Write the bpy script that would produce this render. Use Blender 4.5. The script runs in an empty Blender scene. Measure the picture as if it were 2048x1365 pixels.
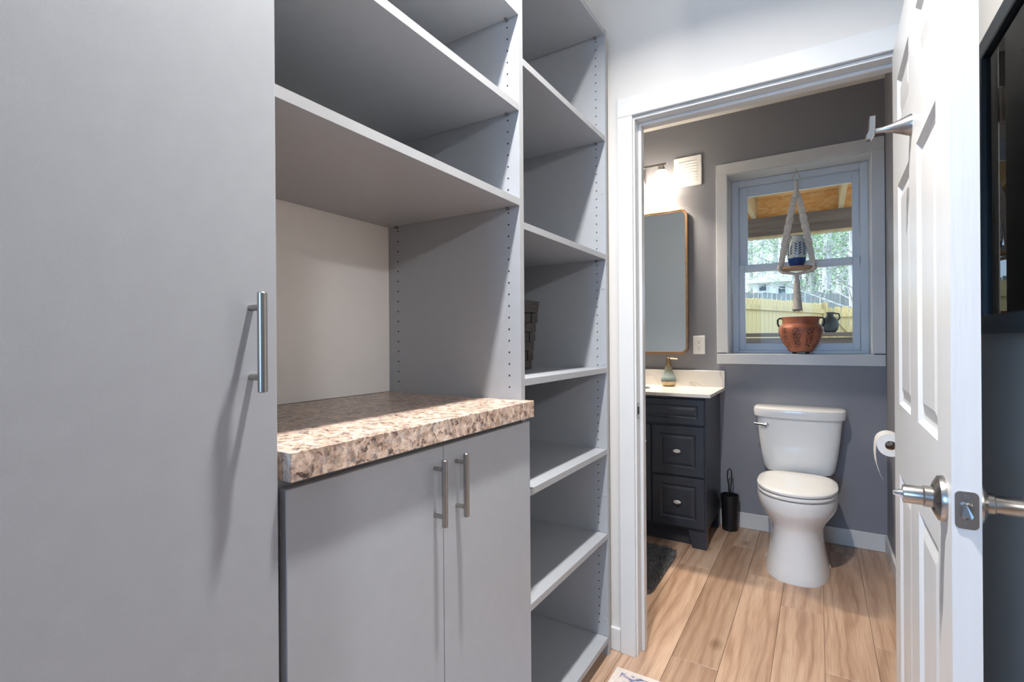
import bpy, bmesh, math, random
from mathutils import Vector, Matrix
random.seed(11)
sc = bpy.context.scene
C = sc.collection
PI = math.pi

# ------------------------------------------------------------------ camera
cam_d = bpy.data.cameras.new('camera'); cam = bpy.data.objects.new('camera', cam_d); C.objects.link(cam)
cam_d.sensor_width = 36.0; cam_d.lens = 17.485; cam_d.clip_start = 0.02; cam_d.clip_end = 300
YAW = math.radians(31.68); ROLL = 0.007
_F = Vector((-math.sin(YAW), math.cos(YAW), 0)); _R0 = Vector((math.cos(YAW), math.sin(YAW), 0)); _U0 = Vector((0, 0, 1))
_R = (_R0 - ROLL * _U0).normalized(); _U = (_U0 + ROLL * _R0).normalized()
cam.matrix_world = Matrix(((_R.x, _U.x, -_F.x, 0), (_R.y, _U.y, -_F.y, 0), (_R.z, _U.z, -_F.z, 1.205), (0, 0, 0, 1)))
sc.camera = cam

# ------------------------------------------------------------------ world, sun, exposure
w = bpy.data.worlds.new('sky'); sc.world = w; w.use_nodes = True
bg = w.node_tree.nodes['Background']; bg.inputs[0].default_value = (0.60, 0.80, 1.0, 1); bg.inputs[1].default_value = 3.2
sun_d = bpy.data.lights.new('sun', 'SUN'); sun_d.energy = 2.6; sun_d.angle = 0.02; sun_d.color = (1.0, 0.93, 0.82)
sun = bpy.data.objects.new('sun', sun_d); C.objects.link(sun)
sun.rotation_euler = Vector((0.75, 0.30, -0.62)).to_track_quat('-Z', 'Y').to_euler()
day_d = bpy.data.lights.new('daylight_boost_rear_window', 'AREA'); day_d.shape = 'RECTANGLE'; day_d.size = 1.0; day_d.size_y = 1.1  # added area lamp, boosts the blue daylight at the rear window
day_d.energy = 46; day_d.color = (0.26, 0.55, 1.0)
day = bpy.data.objects.new('daylight_boost_rear_window', day_d); C.objects.link(day)
day.location = (-0.60, -2.49, 1.5); day.rotation_euler = Vector((0, 1, 0)).to_track_quat('-Z', 'Z').to_euler()
sc.view_settings.view_transform = 'Standard'; sc.view_settings.look = 'None'
sc.view_settings.exposure = 0.04; sc.view_settings.gamma = 1.0; sc.view_settings.use_curve_mapping = False
POWER_A, POWER_B, SHADE_EMIT = 50.0, 96.0, 17.0
POWER_BULB = 5.8

# ------------------------------------------------------------------ material helpers
def srgb(r, g, b):
    f = lambda c: (c / 255) / 12.92 if c / 255 <= 0.04045 else (((c / 255) + 0.055) / 1.055) ** 2.4
    return (f(r), f(g), f(b), 1)
MATS = {}
def nd(nt, t, **kw):
    n = nt.nodes.new(t)
    for k, v in kw.items():
        if k.startswith('i_'): n.inputs[k[2:].replace('_', ' ')].default_value = v
        else: setattr(n, k, v)
    return n
def ramp(nt, stops, interp='LINEAR'):
    r = nt.nodes.new('ShaderNodeValToRGB'); e = r.color_ramp.elements; r.color_ramp.interpolation = interp
    e[0].position, e[0].color = stops[0]; e[1].position, e[1].color = stops[-1]
    for p, c in stops[1:-1]:
        x = e.new(p); x.color = c
    return r
def lk(nt, a, b): nt.links.new(a, b)
def base(name, col=(0.8, 0.8, 0.8, 1), rough=0.5, metal=0.0, spec=0.5):
    m = bpy.data.materials.new(name); m.use_nodes = True; MATS[name] = m
    b = m.node_tree.nodes['Principled BSDF']
    b.inputs['Base Color'].default_value = col; b.inputs['Roughness'].default_value = rough
    b.inputs['Metallic'].default_value = metal; b.inputs['Specular IOR Level'].default_value = spec
    return m, m.node_tree, b
def noisy(name, col, rough, var=0.06, scale=14.0, stretch=(1, 1, 1), bump=0.0, metal=0.0, spec=0.5, bscale=None):
    """plain surface with a little tone variation and optional fine relief"""
    m, nt, b = base(name, col, rough, metal, spec)
    tc = nd(nt, 'ShaderNodeTexCoord'); mp = nd(nt, 'ShaderNodeMapping'); mp.inputs['Scale'].default_value = stretch
    lk(nt, tc.outputs['Object'], mp.inputs[0])
    n = nd(nt, 'ShaderNodeTexNoise'); n.inputs['Scale'].default_value = scale; n.inputs['Detail'].default_value = 4
    lk(nt, mp.outputs[0], n.inputs['Vector'])
    lo = tuple(max(0, c * (1 - var)) for c in col[:3]) + (1,); hi = tuple(min(1, c * (1 + var)) for c in col[:3]) + (1,)
    r = ramp(nt, [(0.3, lo), (0.7, hi)]); lk(nt, n.outputs['Fac'], r.inputs[0]); lk(nt, r.outputs[0], b.inputs['Base Color'])
    if bump:
        n2 = nd(nt, 'ShaderNodeTexNoise'); n2.inputs['Scale'].default_value = bscale or scale * 8; lk(nt, mp.outputs[0], n2.inputs['Vector'])
        bp = nd(nt, 'ShaderNodeBump'); bp.inputs['Strength'].default_value = bump; bp.inputs['Distance'].default_value = 0.002
        lk(nt, n2.outputs['Fac'], bp.inputs['Height']); lk(nt, bp.outputs[0], b.inputs['Normal'])
    return m
def emit(name, col, strength):
    m = bpy.data.materials.new(name); m.use_nodes = True; MATS[name] = m; nt = m.node_tree
    b = nt.nodes['Principled BSDF']; b.inputs['Base Color'].default_value = (0.9, 0.9, 0.88, 1); b.inputs['Roughness'].default_value = 0.3
    b.inputs['Emission Color'].default_value = col; b.inputs['Emission Strength'].default_value = strength
    return m

noisy('melamine', (0.37, 0.385, 0.41, 1), 0.42, 0.02, 30, bump=0.05, bscale=900)
noisy('melamine_edge', (0.36, 0.365, 0.375, 1), 0.45, 0.02, 30)
noisy('back_white', (0.88, 0.85, 0.82, 1), 0.6, 0.03, 3, bump=0.04, bscale=60)
noisy('wall_white', (0.67, 0.645, 0.61, 1), 0.75, 0.015, 2, bump=0.06, bscale=180)
noisy('wall_low_bounce', (0.27, 0.26, 0.25, 1), 0.75, 0.02, 2)  # dark tone made up for unseen walls, cuts bounced light
noisy('wall_pale', (0.50, 0.60, 0.74, 1), 0.6, 0.02, 2)
noisy('wall_grey', (0.245, 0.245, 0.27, 1), 0.55, 0.04, 2, bump=0.06, bscale=180)
noisy('ceiling_white', (0.76, 0.75, 0.72, 1), 0.85, 0.015, 2)
noisy('trim_white', (0.66, 0.66, 0.65, 1), 0.35, 0.02, 6)
noisy('door_white', (0.72, 0.72, 0.715, 1), 0.36, 0.02, 30, (1, 1, 0.08), bump=0.25, bscale=110)
noisy('nickel', (0.42, 0.395, 0.37, 1), 0.27, 0.05, 40, (1, 1, 0.1), metal=1.0)
noisy('nickel_bright', (0.80, 0.78, 0.75, 1), 0.4, 0.03, 20, metal=0.7)
noisy('nickel_dark', (0.30, 0.29, 0.28, 1), 0.35, 0.05, 40, metal=1.0)
noisy('chrome', (0.75, 0.75, 0.76, 1), 0.12, 0.02, 10, metal=1.0)
noisy('peg_dark', (0.02, 0.018, 0.016, 1), 0.8, 0.1, 50)
noisy('gap_dark', (0.03, 0.03, 0.032, 1), 0.8, 0.1, 20)
noisy('vanity_paint', (0.030, 0.036, 0.050, 1), 0.33, 0.15, 8, (1, 1, 0.3), bump=0.05)
noisy('ceramic', (0.78, 0.78, 0.775, 1), 0.10, 0.01, 3)
noisy('seat_plastic', (0.80, 0.79, 0.765, 1), 0.16, 0.01, 3)
noisy('paper', (0.86, 0.85, 0.83, 1), 0.9, 0.02, 20, bump=0.2, bscale=160)
noisy('black_plastic', (0.008, 0.008, 0.009, 1), 0.4, 0.1, 20)
noisy('black_metal', (0.015, 0.015, 0.017, 1), 0.35, 0.1, 20)
noisy('plastic_white', (0.84, 0.83, 0.81, 1), 0.35, 0.01, 5)
noisy('vinyl', (0.72, 0.77, 0.82, 1), 0.3, 0.01, 5)
noisy('bronze_frame', (0.48, 0.29, 0.16, 1), 0.32, 0.12, 30, metal=0.9)
noisy('gold', (0.66, 0.42, 0.20, 1), 0.25, 0.08, 30, metal=1.0)
noisy('frame_grey_wood', (0.10, 0.115, 0.13, 1), 0.5, 0.25, 12, (1, 0.06, 1), bump=0.3, bscale=60)
noisy('rope', (0.62, 0.57, 0.50, 1), 0.95, 0.15, 60, bump=0.5, bscale=260)
noisy('tray_wood', (0.42, 0.25, 0.15, 1), 0.6, 0.15, 20, (0.2, 1, 1))
noisy('old_wood', (0.18, 0.135, 0.105, 1), 0.8, 0.4, 5, (0.25, 2, 4), bump=0.3)
noisy('joist_wood', (0.55, 0.40, 0.22, 1), 0.75, 0.2, 5, (3, 0.3, 3))
noisy('fence_wood', (0.50, 0.375, 0.175, 1), 0.8, 0.22, 3.5, (4, 4, 0.35), bump=0.15)
noisy('grey_fence', (0.20, 0.21, 0.20, 1), 0.9, 0.3, 3, (4, 4, 0.5))
noisy('bark_hazed', (0.46, 0.44, 0.43, 1), 0.95, 0.4, 3, (3, 3, 0.5), bump=0.5)  # bark and leaf tones paled, bright haze painted into the colour
noisy('leaf_green', (0.28, 0.42, 0.22, 1), 0.7, 0.4, 1.5)
noisy('leaf_hazed', (0.60, 0.63, 0.54, 1), 0.7, 0.4, 1.5)  # leaves paled, haze put into the colour
noisy('ground_leaf', (0.30, 0.27, 0.17, 1), 0.95, 0.4, 1.2, bump=0.3)
noisy('bounce_slab_pale', (0.76, 0.72, 0.66, 1), 0.9, 0.1, 3)  # pale tone of the added slab that bounces light
noisy('siding', (0.86, 0.88, 0.88, 1), 0.7, 0.04, 3)
noisy('roof_pale', (0.70, 0.72, 0.74, 1), 0.8, 0.1, 3)
noisy('dark_glass', (0.05, 0.07, 0.09, 1), 0.1, 0.1, 3)
noisy('jug_dark', (0.035, 0.04, 0.036, 1), 0.6, 0.3, 6)
noisy('basket_fibre', (0.055, 0.046, 0.043, 1), 0.85, 0.3, 25, (1, 1, 6), bump=0.5)
noisy('mat_pile', (0.15, 0.15, 0.155, 1), 0.95, 0.35, 30)
noisy('print_teal', (0.02, 0.17, 0.165, 1), 0.6, 0.15, 10)
noisy('print_mint', (0.74, 0.90, 0.84, 1), 0.6, 0.12, 5)
noisy('print_grey', (0.24, 0.25, 0.23, 1), 0.6, 0.15, 6)
noisy('print_pale', (0.62, 0.70, 0.66, 1), 0.6, 0.1, 6)
noisy('print_blue', (0.20, 0.46, 0.52, 1), 0.6, 0.2, 4)
noisy('soap_sand', (0.55, 0.40, 0.24, 1), 0.4, 0.06, 20)
emit('shade_glow', (1.0, 0.87, 0.70, 1), SHADE_EMIT)
emit('lamp_diffuser', (1.0, 0.93, 0.82, 1), 4.0)

def mirror_mat():
    m, nt, b = base('mirror_glass', (0.86, 0.89, 0.90, 1), 0.015, 1.0)
mirror_mat()
def glass_mat(name, refl, tint=(0.96, 0.98, 1.0, 1), rough=0.0):
    m = bpy.data.materials.new(name); m.use_nodes = True; MATS[name] = m; nt = m.node_tree
    nt.nodes.remove(nt.nodes['Principled BSDF']); out = nt.nodes['Material Output']
    t = nd(nt, 'ShaderNodeBsdfTransparent'); t.inputs[0].default_value = tint
    g = nd(nt, 'ShaderNodeBsdfGlossy'); g.inputs['Roughness'].default_value = rough
    lw = nd(nt, 'ShaderNodeLayerWeight'); lw.inputs['Blend'].default_value = refl
    mx = nd(nt, 'ShaderNodeMixShader')
    lk(nt, lw.outputs['Fresnel'], mx.inputs[0]); lk(nt, t.outputs[0], mx.inputs[1]); lk(nt, g.outputs[0], mx.inputs[2]); lk(nt, mx.outputs[0], out.inputs[0])
glass_mat('window_glass', 0.12); glass_mat('picture_glass', 0.16)

def granite():
    m, nt, b = base('granite_laminate', rough=0.28)
    tc = nd(nt, 'ShaderNodeTexCoord')
    n1 = nd(nt, 'ShaderNodeTexNoise'); n1.inputs['Scale'].default_value = 60; n1.inputs['Detail'].default_value = 5; n1.inputs['Roughness'].default_value = 0.65
    n0 = nd(nt, 'ShaderNodeTexNoise'); n0.inputs['Scale'].default_value = 16; n0.inputs['Detail'].default_value = 2
    v = nd(nt, 'ShaderNodeTexVoronoi'); v.inputs['Scale'].default_value = 135
    mxv = nd(nt, 'ShaderNodeMix', data_type='RGBA', blend_type='LINEAR_LIGHT'); mxv.inputs[0].default_value = 0.02
    lk(nt, tc.outputs['Object'], mxv.inputs[6]); lk(nt, n1.outputs['Color'], mxv.inputs[7]); lk(nt, mxv.outputs[2], v.inputs['Vector'])
    for n in (n0, n1): lk(nt, tc.outputs['Object'], n.inputs['Vector'])
    r1 = ramp(nt, [(0.30, srgb(52, 40, 38)), (0.42, srgb(120, 92, 76)), (0.52, srgb(200, 172, 152)), (0.64, srgb(226, 206, 188)), (0.78, srgb(166, 128, 104))])
    lk(nt, n1.outputs['Fac'], r1.inputs[0])
    sp = nd(nt, 'ShaderNodeSeparateColor'); lk(nt, v.outputs['Color'], sp.inputs[0])
    r2 = ramp(nt, [(0.0, srgb(48, 38, 38)), (0.14, srgb(70, 56, 52)), (0.17, srgb(190, 164, 144)), (0.55, srgb(218, 196, 178)), (0.80, srgb(232, 216, 200)), (0.86, srgb(150, 146, 150)), (1.0, srgb(165, 120, 92))], 'CONSTANT')
    lk(nt, sp.outputs[0], r2.inputs[0])
    mx = nd(nt, 'ShaderNodeMix', data_type='RGBA'); mx.inputs[0].default_value = 0.55
    lk(nt, r1.outputs[0], mx.inputs[6]); lk(nt, r2.outputs[0], mx.inputs[7])
    mx2 = nd(nt, 'ShaderNodeMix', data_type='RGBA', blend_type='OVERLAY'); mx2.inputs[0].default_value = 0.25
    lk(nt, mx.outputs[2], mx2.inputs[6]); lk(nt, n0.outputs['Fac'], mx2.inputs[7])
    lk(nt, mx2.outputs[2], b.inputs['Base Color'])
granite()

def floor_wood():
    m, nt, b = base('floor_plank', rough=0.34)
    tc = nd(nt, 'ShaderNodeTexCoord'); oi = nd(nt, 'ShaderNodeObjectInfo')
    mul = nd(nt, 'ShaderNodeMath', operation='MULTIPLY'); mul.inputs[1].default_value = 37.0; lk(nt, oi.outputs['Random'], mul.inputs[0])
    cb = nd(nt, 'ShaderNodeCombineXYZ'); lk(nt, mul.outputs[0], cb.inputs[0]); lk(nt, mul.outputs[0], cb.inputs[1])
    add = nd(nt, 'ShaderNodeVectorMath', operation='ADD'); lk(nt, tc.outputs['Object'], add.inputs[0]); lk(nt, cb.outputs[0], add.inputs[1])
    mp = nd(nt, 'ShaderNodeMapping'); mp.inputs['Scale'].default_value = (1, 0.12, 1); lk(nt, add.outputs[0], mp.inputs[0])
    n1 = nd(nt, 'ShaderNodeTexNoise'); n1.inputs['Scale'].default_value = 7; n1.inputs['Detail'].default_value = 3; lk(nt, mp.outputs[0], n1.inputs['Vector'])
    wv = nd(nt, 'ShaderNodeTexWave', wave_type='BANDS', bands_direction='X'); wv.inputs['Scale'].default_value = 6; wv.inputs['Distortion'].default_value = 13
    wv.inputs['Detail'].default_value = 3; wv.inputs['Detail Scale'].default_value = 1.2; lk(nt, mp.outputs[0], wv.inputs['Vector'])
    mp2 = nd(nt, 'ShaderNodeMapping'); mp2.inputs['Scale'].default_value = (1, 0.03, 1); lk(nt, add.outputs[0], mp2.inputs[0])
    n2 = nd(nt, 'ShaderNodeTexNoise'); n2.inputs['Scale'].default_value = 240; n2.inputs['Detail'].default_value = 2; lk(nt, mp2.outputs[0], n2.inputs['Vector'])
    mp3 = nd(nt, 'ShaderNodeMapping'); mp3.inputs['Scale'].default_value = (1, 0.55, 1); lk(nt, add.outputs[0], mp3.inputs[0])
    vk = nd(nt, 'ShaderNodeTexVoronoi'); vk.inputs['Scale'].default_value = 4.2; lk(nt, mp3.outputs[0], vk.inputs['Vector'])
    rw = ramp(nt, [(0.0, srgb(160, 128, 105)), (0.25, srgb(184, 153, 129)), (1.0, srgb(200, 172, 148))]); lk(nt, wv.outputs['Fac'], rw.inputs[0])
    rn = ramp(nt, [(0.3, srgb(146, 112, 90)), (0.5, srgb(186, 154, 130)), (0.72, srgb(216, 190, 168))]); lk(nt, n1.outputs['Fac'], rn.inputs[0])
    mx = nd(nt, 'ShaderNodeMix', data_type='RGBA'); mx.inputs[0].default_value = 0.5; lk(nt, rw.outputs[0], mx.inputs[6]); lk(nt, rn.outputs[0], mx.inputs[7])
    rf = ramp(nt, [(0.25, (0.72, 0.70, 0.68, 1)), (0.6, (1.03, 1.03, 1.03, 1))]); lk(nt, n2.outputs['Fac'], rf.inputs[0])
    m1 = nd(nt, 'ShaderNodeMix', data_type='RGBA', blend_type='MULTIPLY'); m1.inputs[0].default_value = 0.8; lk(nt, mx.outputs[2], m1.inputs[6]); lk(nt, rf.outputs[0], m1.inputs[7])
    rk = ramp(nt, [(0.03, (0.42, 0.33, 0.27, 1)), (0.13, (1, 1, 1, 1))]); lk(nt, vk.outputs['Distance'], rk.inputs[0])
    m2 = nd(nt, 'ShaderNodeMix', data_type='RGBA', blend_type='MULTIPLY'); m2.inputs[0].default_value = 0.7; lk(nt, m1.outputs[2], m2.inputs[6]); lk(nt, rk.outputs[0], m2.inputs[7])
    rt = ramp(nt, [(0.0, (0.84, 0.80, 0.76, 1)), (0.5, (1.0, 0.98, 0.96, 1)), (1.0, (1.12, 1.1, 1.08, 1))]); lk(nt, oi.outputs['Random'], rt.inputs[0])
    m3 = nd(nt, 'ShaderNodeMix', data_type='RGBA', blend_type='MULTIPLY'); m3.inputs[0].default_value = 1.0; lk(nt, m2.outputs[2], m3.inputs[6]); lk(nt, rt.outputs[0], m3.inputs[7])
    lk(nt, m3.outputs[2], b.inputs['Base Color'])
    bp = nd(nt, 'ShaderNodeBump'); bp.inputs['Strength'].default_value = 0.12; bp.inputs['Distance'].default_value = 0.001
    lk(nt, n2.outputs['Fac'], bp.inputs['Height']); lk(nt, bp.outputs[0], b.inputs['Normal'])
floor_wood()

def quartz():
    m, nt, b = base('quartz_top', rough=0.2)
    tc = nd(nt, 'ShaderNodeTexCoord')
    n = nd(nt, 'ShaderNodeTexNoise'); n.inputs['Scale'].default_value = 2.2; n.inputs['Detail'].default_value = 3; n.inputs['Distortion'].default_value = 0.8
    lk(nt, tc.outputs['Object'], n.inputs['Vector'])
    r = ramp(nt, [(0.0, (0.78, 0.75, 0.71, 1)), (0.488, (0.78, 0.75, 0.71, 1)), (0.5, (0.60, 0.57, 0.53, 1)), (0.512, (0.78, 0.75, 0.71, 1)), (1.0, (0.76, 0.73, 0.69, 1))])
    lk(nt, n.outputs['Fac'], r.inputs[0]); lk(nt, r.outputs[0], b.inputs['Base Color'])
quartz()

def osb():
    m, nt, b = base('strand_board', rough=0.8)
    tc = nd(nt, 'ShaderNodeTexCoord'); mp = nd(nt, 'ShaderNodeMapping'); mp.inputs['Scale'].default_value = (1, 2.5, 2.5); lk(nt, tc.outputs['Object'], mp.inputs[0])
    v = nd(nt, 'ShaderNodeTexVoronoi'); v.inputs['Scale'].default_value = 26; lk(nt, mp.outputs[0], v.inputs['Vector'])
    sp = nd(nt, 'ShaderNodeSeparateColor'); lk(nt, v.outputs['Color'], sp.inputs[0])
    r = ramp(nt, [(0, srgb(238, 178, 108)), (0.5, srgb(246, 194, 126)), (1, srgb(252, 212, 152))]); lk(nt, sp.outputs[0], r.inputs[0]); lk(nt, r.outputs[0], b.inputs['Base Color'])
osb()

def copper():
    """copper pot: upright bands, plain and dark stippled by turns"""
    m, nt, b = base('copper_banded', rough=0.5, metal=0.2)
    tc = nd(nt, 'ShaderNodeTexCoord')
    gr = nd(nt, 'ShaderNodeTexGradient', gradient_type='RADIAL'); lk(nt, tc.outputs['Object'], gr.inputs[0])
    mu = nd(nt, 'ShaderNodeMath', operation='MULTIPLY'); mu.inputs[1].default_value = 2 * PI * 10; lk(nt, gr.outputs['Fac'], mu.inputs[0])
    si = nd(nt, 'ShaderNodeMath', operation='SINE'); lk(nt, mu.outputs[0], si.inputs[0])
    band = ramp(nt, [(0.32, (0, 0, 0, 1)), (0.46, (1, 1, 1, 1))]); ad = nd(nt, 'ShaderNodeMath', operation='MULTIPLY_ADD'); ad.inputs[1].default_value = 0.5; ad.inputs[2].default_value = 0.5
    lk(nt, si.outputs[0], ad.inputs[0]); lk(nt, ad.outputs[0], band.inputs[0])
    sx = nd(nt, 'ShaderNodeSeparateXYZ'); lk(nt, tc.outputs['Object'], sx.inputs[0])
    zr = ramp(nt, [(0.035, (0, 0, 0, 1)), (0.05, (1, 1, 1, 1)), (0.155, (1, 1, 1, 1)), (0.165, (0, 0, 0, 1))]); lk(nt, sx.outputs['Z'], zr.inputs[0])
    n = nd(nt, 'ShaderNodeTexNoise'); n.inputs['Scale'].default_value = 150; n.inputs['Detail'].default_value = 3; lk(nt, tc.outputs['Object'], n.inputs['Vector'])
    sr = ramp(nt, [(0.50, (0, 0, 0, 1)), (0.54, (1, 1, 1, 1))]); lk(nt, n.outputs['Fac'], sr.inputs[0])
    mm = nd(nt, 'ShaderNodeMath', operation='MULTIPLY'); lk(nt, band.outputs[0], mm.inputs[0]); lk(nt, zr.outputs[0], mm.inputs[1])
    m2 = nd(nt, 'ShaderNodeMath', operation='MULTIPLY'); lk(nt, mm.outputs[0], m2.inputs[0]); lk(nt, sr.outputs[0], m2.inputs[1])
    n3 = nd(nt, 'ShaderNodeTexNoise'); n3.inputs['Scale'].default_value = 9; lk(nt, tc.outputs['Object'], n3.inputs['Vector'])
    cr = ramp(nt, [(0.3, srgb(150, 84, 60)), (0.7, srgb(190, 122, 92))]); lk(nt, n3.outputs['Fac'], cr.inputs[0])
    mx = nd(nt, 'ShaderNodeMix', data_type='RGBA'); lk(nt, m2.outputs[0], mx.inputs[0]); lk(nt, cr.outputs[0], mx.inputs[6]); mx.inputs[7].default_value = srgb(50, 40, 38)
    lk(nt, mx.outputs[2], b.inputs['Base Color'])
copper()

def zband(name, stops, rough):
    """glaze whose colour changes with height on the thing itself"""
    m, nt, b = base(name, rough=rough)
    tc = nd(nt, 'ShaderNodeTexCoord'); sx = nd(nt, 'ShaderNodeSeparateXYZ'); lk(nt, tc.outputs['Object'], sx.inputs[0])
    n = nd(nt, 'ShaderNodeTexNoise'); n.inputs['Scale'].default_value = 45; lk(nt, tc.outputs['Object'], n.inputs['Vector'])
    ma = nd(nt, 'ShaderNodeMath', operation='MULTIPLY_ADD'); ma.inputs[1].default_value = 0.012; lk(nt, n.outputs['Fac'], ma.inputs[0]); lk(nt, sx.outputs['Z'], ma.inputs[2])
    r = ramp(nt, stops); lk(nt, ma.outputs[0], r.inputs[0]); lk(nt, r.outputs[0], b.inputs['Base Color'])
zband('vase_glaze', [(0.0, srgb(22, 58, 120)), (0.058, srgb(28, 70, 132)), (0.062, srgb(196, 204, 196)), (0.9, srgb(196, 204, 196))], 0.22)
noisy('vase_blue', srgb(28, 58, 110), 0.25, 0.15, 30)
zband('soap_glaze', [(0.0, srgb(196, 170, 130)), (0.036, srgb(200, 172, 132)), (0.041, srgb(98, 104, 98)), (0.07, srgb(150, 168, 170)), (0.11, srgb(112, 112, 100)), (0.3, srgb(150, 146, 130))], 0.3)

def rug_mat():
    m, nt, b = base('rug_weave', rough=0.95)
    tc = nd(nt, 'ShaderNodeTexCoord')
    v = nd(nt, 'ShaderNodeTexVoronoi', feature='DISTANCE_TO_EDGE'); v.inputs['Scale'].default_value = 16; lk(nt, tc.outputs['Object'], v.inputs['Vector'])
    n = nd(nt, 'ShaderNodeTexNoise'); n.inputs['Scale'].default_value = 60; n.inputs['Detail'].default_value = 4; lk(nt, tc.outputs['Object'], n.inputs['Vector'])
    ad = nd(nt, 'ShaderNodeMath', operation='MULTIPLY_ADD'); ad.inputs[1].default_value = 0.35; lk(nt, n.outputs['Fac'], ad.inputs[0]); lk(nt, v.outputs['Distance'], ad.inputs[2])
    r = ramp(nt, [(0.16, srgb(92, 98, 132)), (0.24, srgb(150, 150, 168)), (0.30, srgb(206, 190, 184)), (0.42, srgb(222, 208, 200)), (0.48, srgb(128, 132, 160))]); lk(nt, ad.outputs[0], r.inputs[0])
    lk(nt, r.outputs[0], b.inputs['Base Color'])
rug_mat()
noisy('rug_border', srgb(216, 204, 194), 0.95, 0.08, 80)

# ------------------------------------------------------------------ mesh helpers
class MB:
    def __init__(s): s.v = []; s.f = []
    def add(s, vs, fs):
        o = len(s.v); s.v += [tuple(p) for p in vs]; s.f += [tuple(i + o for i in f) for f in fs]; return s
    def box(s, x0, x1, y0, y1, z0, z1):
        return s.add([(x0, y0, z0), (x1, y0, z0), (x1, y1, z0), (x0, y1, z0), (x0, y0, z1), (x1, y0, z1), (x1, y1, z1), (x0, y1, z1)],
                     [(0, 3, 2, 1), (4, 5, 6, 7), (0, 1, 5, 4), (1, 2, 6, 5), (2, 3, 7, 6), (3, 0, 4, 7)])
    def loft(s, rings, cap0=True, cap1=True, close=True):
        n = len(rings[0]); vs = [p for r in rings for p in r]; fs = []
        for i in range(len(rings) - 1):
            for j in range(n if close else n - 1):
                k = (j + 1) % n; fs.append((i * n + j, i * n + k, (i + 1) * n + k, (i + 1) * n + j))
        if cap0: fs.append(tuple(reversed(range(n))))
        if cap1: fs.append(tuple((len(rings) - 1) * n + j for j in range(n)))
        return s.add(vs, fs)
    def lathe(s, prof, c=(0, 0, 0), axis='Z', n=32, cap0=True, cap1=True):
        rings = []
        for r, h in prof:
            ring = []
            for j in range(n):
                a = 2 * PI * j / n; u, v = r * math.cos(a), r * math.sin(a)
                p = {'Z': (u, v, h), 'X': (h, u, v), 'Y': (v, h, u)}[axis]
                ring.append((p[0] + c[0], p[1] + c[1], p[2] + c[2]))
            rings.append(ring)
        return s.loft(rings, cap0, cap1)
    def tube(s, pts, r, n=10, closed=False, flat=None):
        pts = [Vector(p) for p in pts]; rings = []; N = len(pts)
        rr = r if isinstance(r, (list, tuple)) else [r] * N
        prev = None
        for i, p in enumerate(pts):
            if closed: t = pts[(i + 1) % N] - pts[i - 1]
            else: t = pts[min(i + 1, N - 1)] - pts[max(i - 1, 0)]
            t.normalize()
            if prev is None:
                a = Vector((0, 0, 1)) if abs(t.z) < 0.9 else Vector((0, 1, 0))
                u = t.cross(a).normalized()
            else: u = (prev - t * prev.dot(t)).normalized()
            prev = u; v = t.cross(u)
            ring = [tuple(p + (u * math.cos(2 * PI * j / n) + v * math.sin(2 * PI * j / n) * (flat or 1)) * rr[i]) for j in range(n)]
            rings.append(ring)
        if closed: rings.append(rings[0]); return s.loft(rings, False, False)
        return s.loft(rings)
    def build(s, name, mat, parent=None, smooth=False, bevel=0.0, seg=1, origin=None):
        me = bpy.data.meshes.new(name)
        vs = s.v if origin is None else [(x - origin[0], y - origin[1], z - origin[2]) for x, y, z in s.v]
        me.from_pydata(vs, [], s.f); me.update()
        bm = bmesh.new(); bm.from_mesh(me)
        bmesh.ops.recalc_face_normals(bm, faces=bm.faces)
        if bevel:
            bmesh.ops.bevel(bm, geom=[e for e in bm.edges if e.is_manifold and e.calc_face_angle(0) > 0.5], offset=bevel, segments=seg, affect='EDGES', profile=0.5)
        bm.to_mesh(me); bm.free()
        if smooth:
            me.shade_smooth(); me.set_sharp_from_angle(angle=math.radians(38))
        me.materials.append(MATS[mat])
        o = bpy.data.objects.new(name, me); C.objects.link(o)
        if origin is not None: o.location = origin
        if parent is not None: adopt(o, parent)
        return o
WORLD = {}
def adopt(o, parent):
    o.parent = parent
    o.matrix_parent_inverse = WORLD.get(parent.name, Matrix.Identity(4)).inverted()
def thing(name, label, cat, loc, group=None, rz=0.0):
    o = bpy.data.objects.new(name, None); C.objects.link(o); o.location = loc; o.rotation_euler = (0, 0, rz); o.empty_display_size = 0.05
    WORLD[o.name] = Matrix.Translation(loc) @ Matrix.Rotation(rz, 4, 'Z')
    o['label'] = label; o['category'] = cat
    if group: o['group'] = group
    return o
def tag(o, label, cat, group=None):
    o['label'] = label; o['category'] = cat
    if group: o['group'] = group
    return o
def struct(o, label=None):
    o['kind'] = 'structure'
    if label: o['label'] = label
    return o
def box(name, x0, x1, y0, y1, z0, z1, mat, parent=None, bevel=0.0, seg=1):
    return MB().box(x0, x1, y0, y1, z0, z1).build(name, mat, parent, bevel=bevel, seg=seg)
def rrect(x0, x1, z0, z1, r, n=6):
    pts = []
    for cx, cz, a0 in ((x1 - r, z1 - r, 0), (x0 + r, z1 - r, PI / 2), (x0 + r, z0 + r, PI), (x1 - r, z0 + r, 1.5 * PI)):
        for i in range(n + 1):
            a = a0 + PI / 2 * i / n; pts.append((cx + r * math.cos(a), cz + r * math.sin(a)))
    return pts
def egg(cx, cy, z, wd, af, ab, n=2.2, nb=None, N=48):
    out = []
    for j in range(N):
        t = 2 * PI * j / N; c, s_ = math.cos(t), math.sin(t); e = n if c > 0 else (nb or n)
        out.append((cx + wd * math.copysign(abs(s_) ** (2 / e), s_), cy - (af if c > 0 else ab) * math.copysign(abs(c) ** (2 / e), c), z))
    return out

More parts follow.
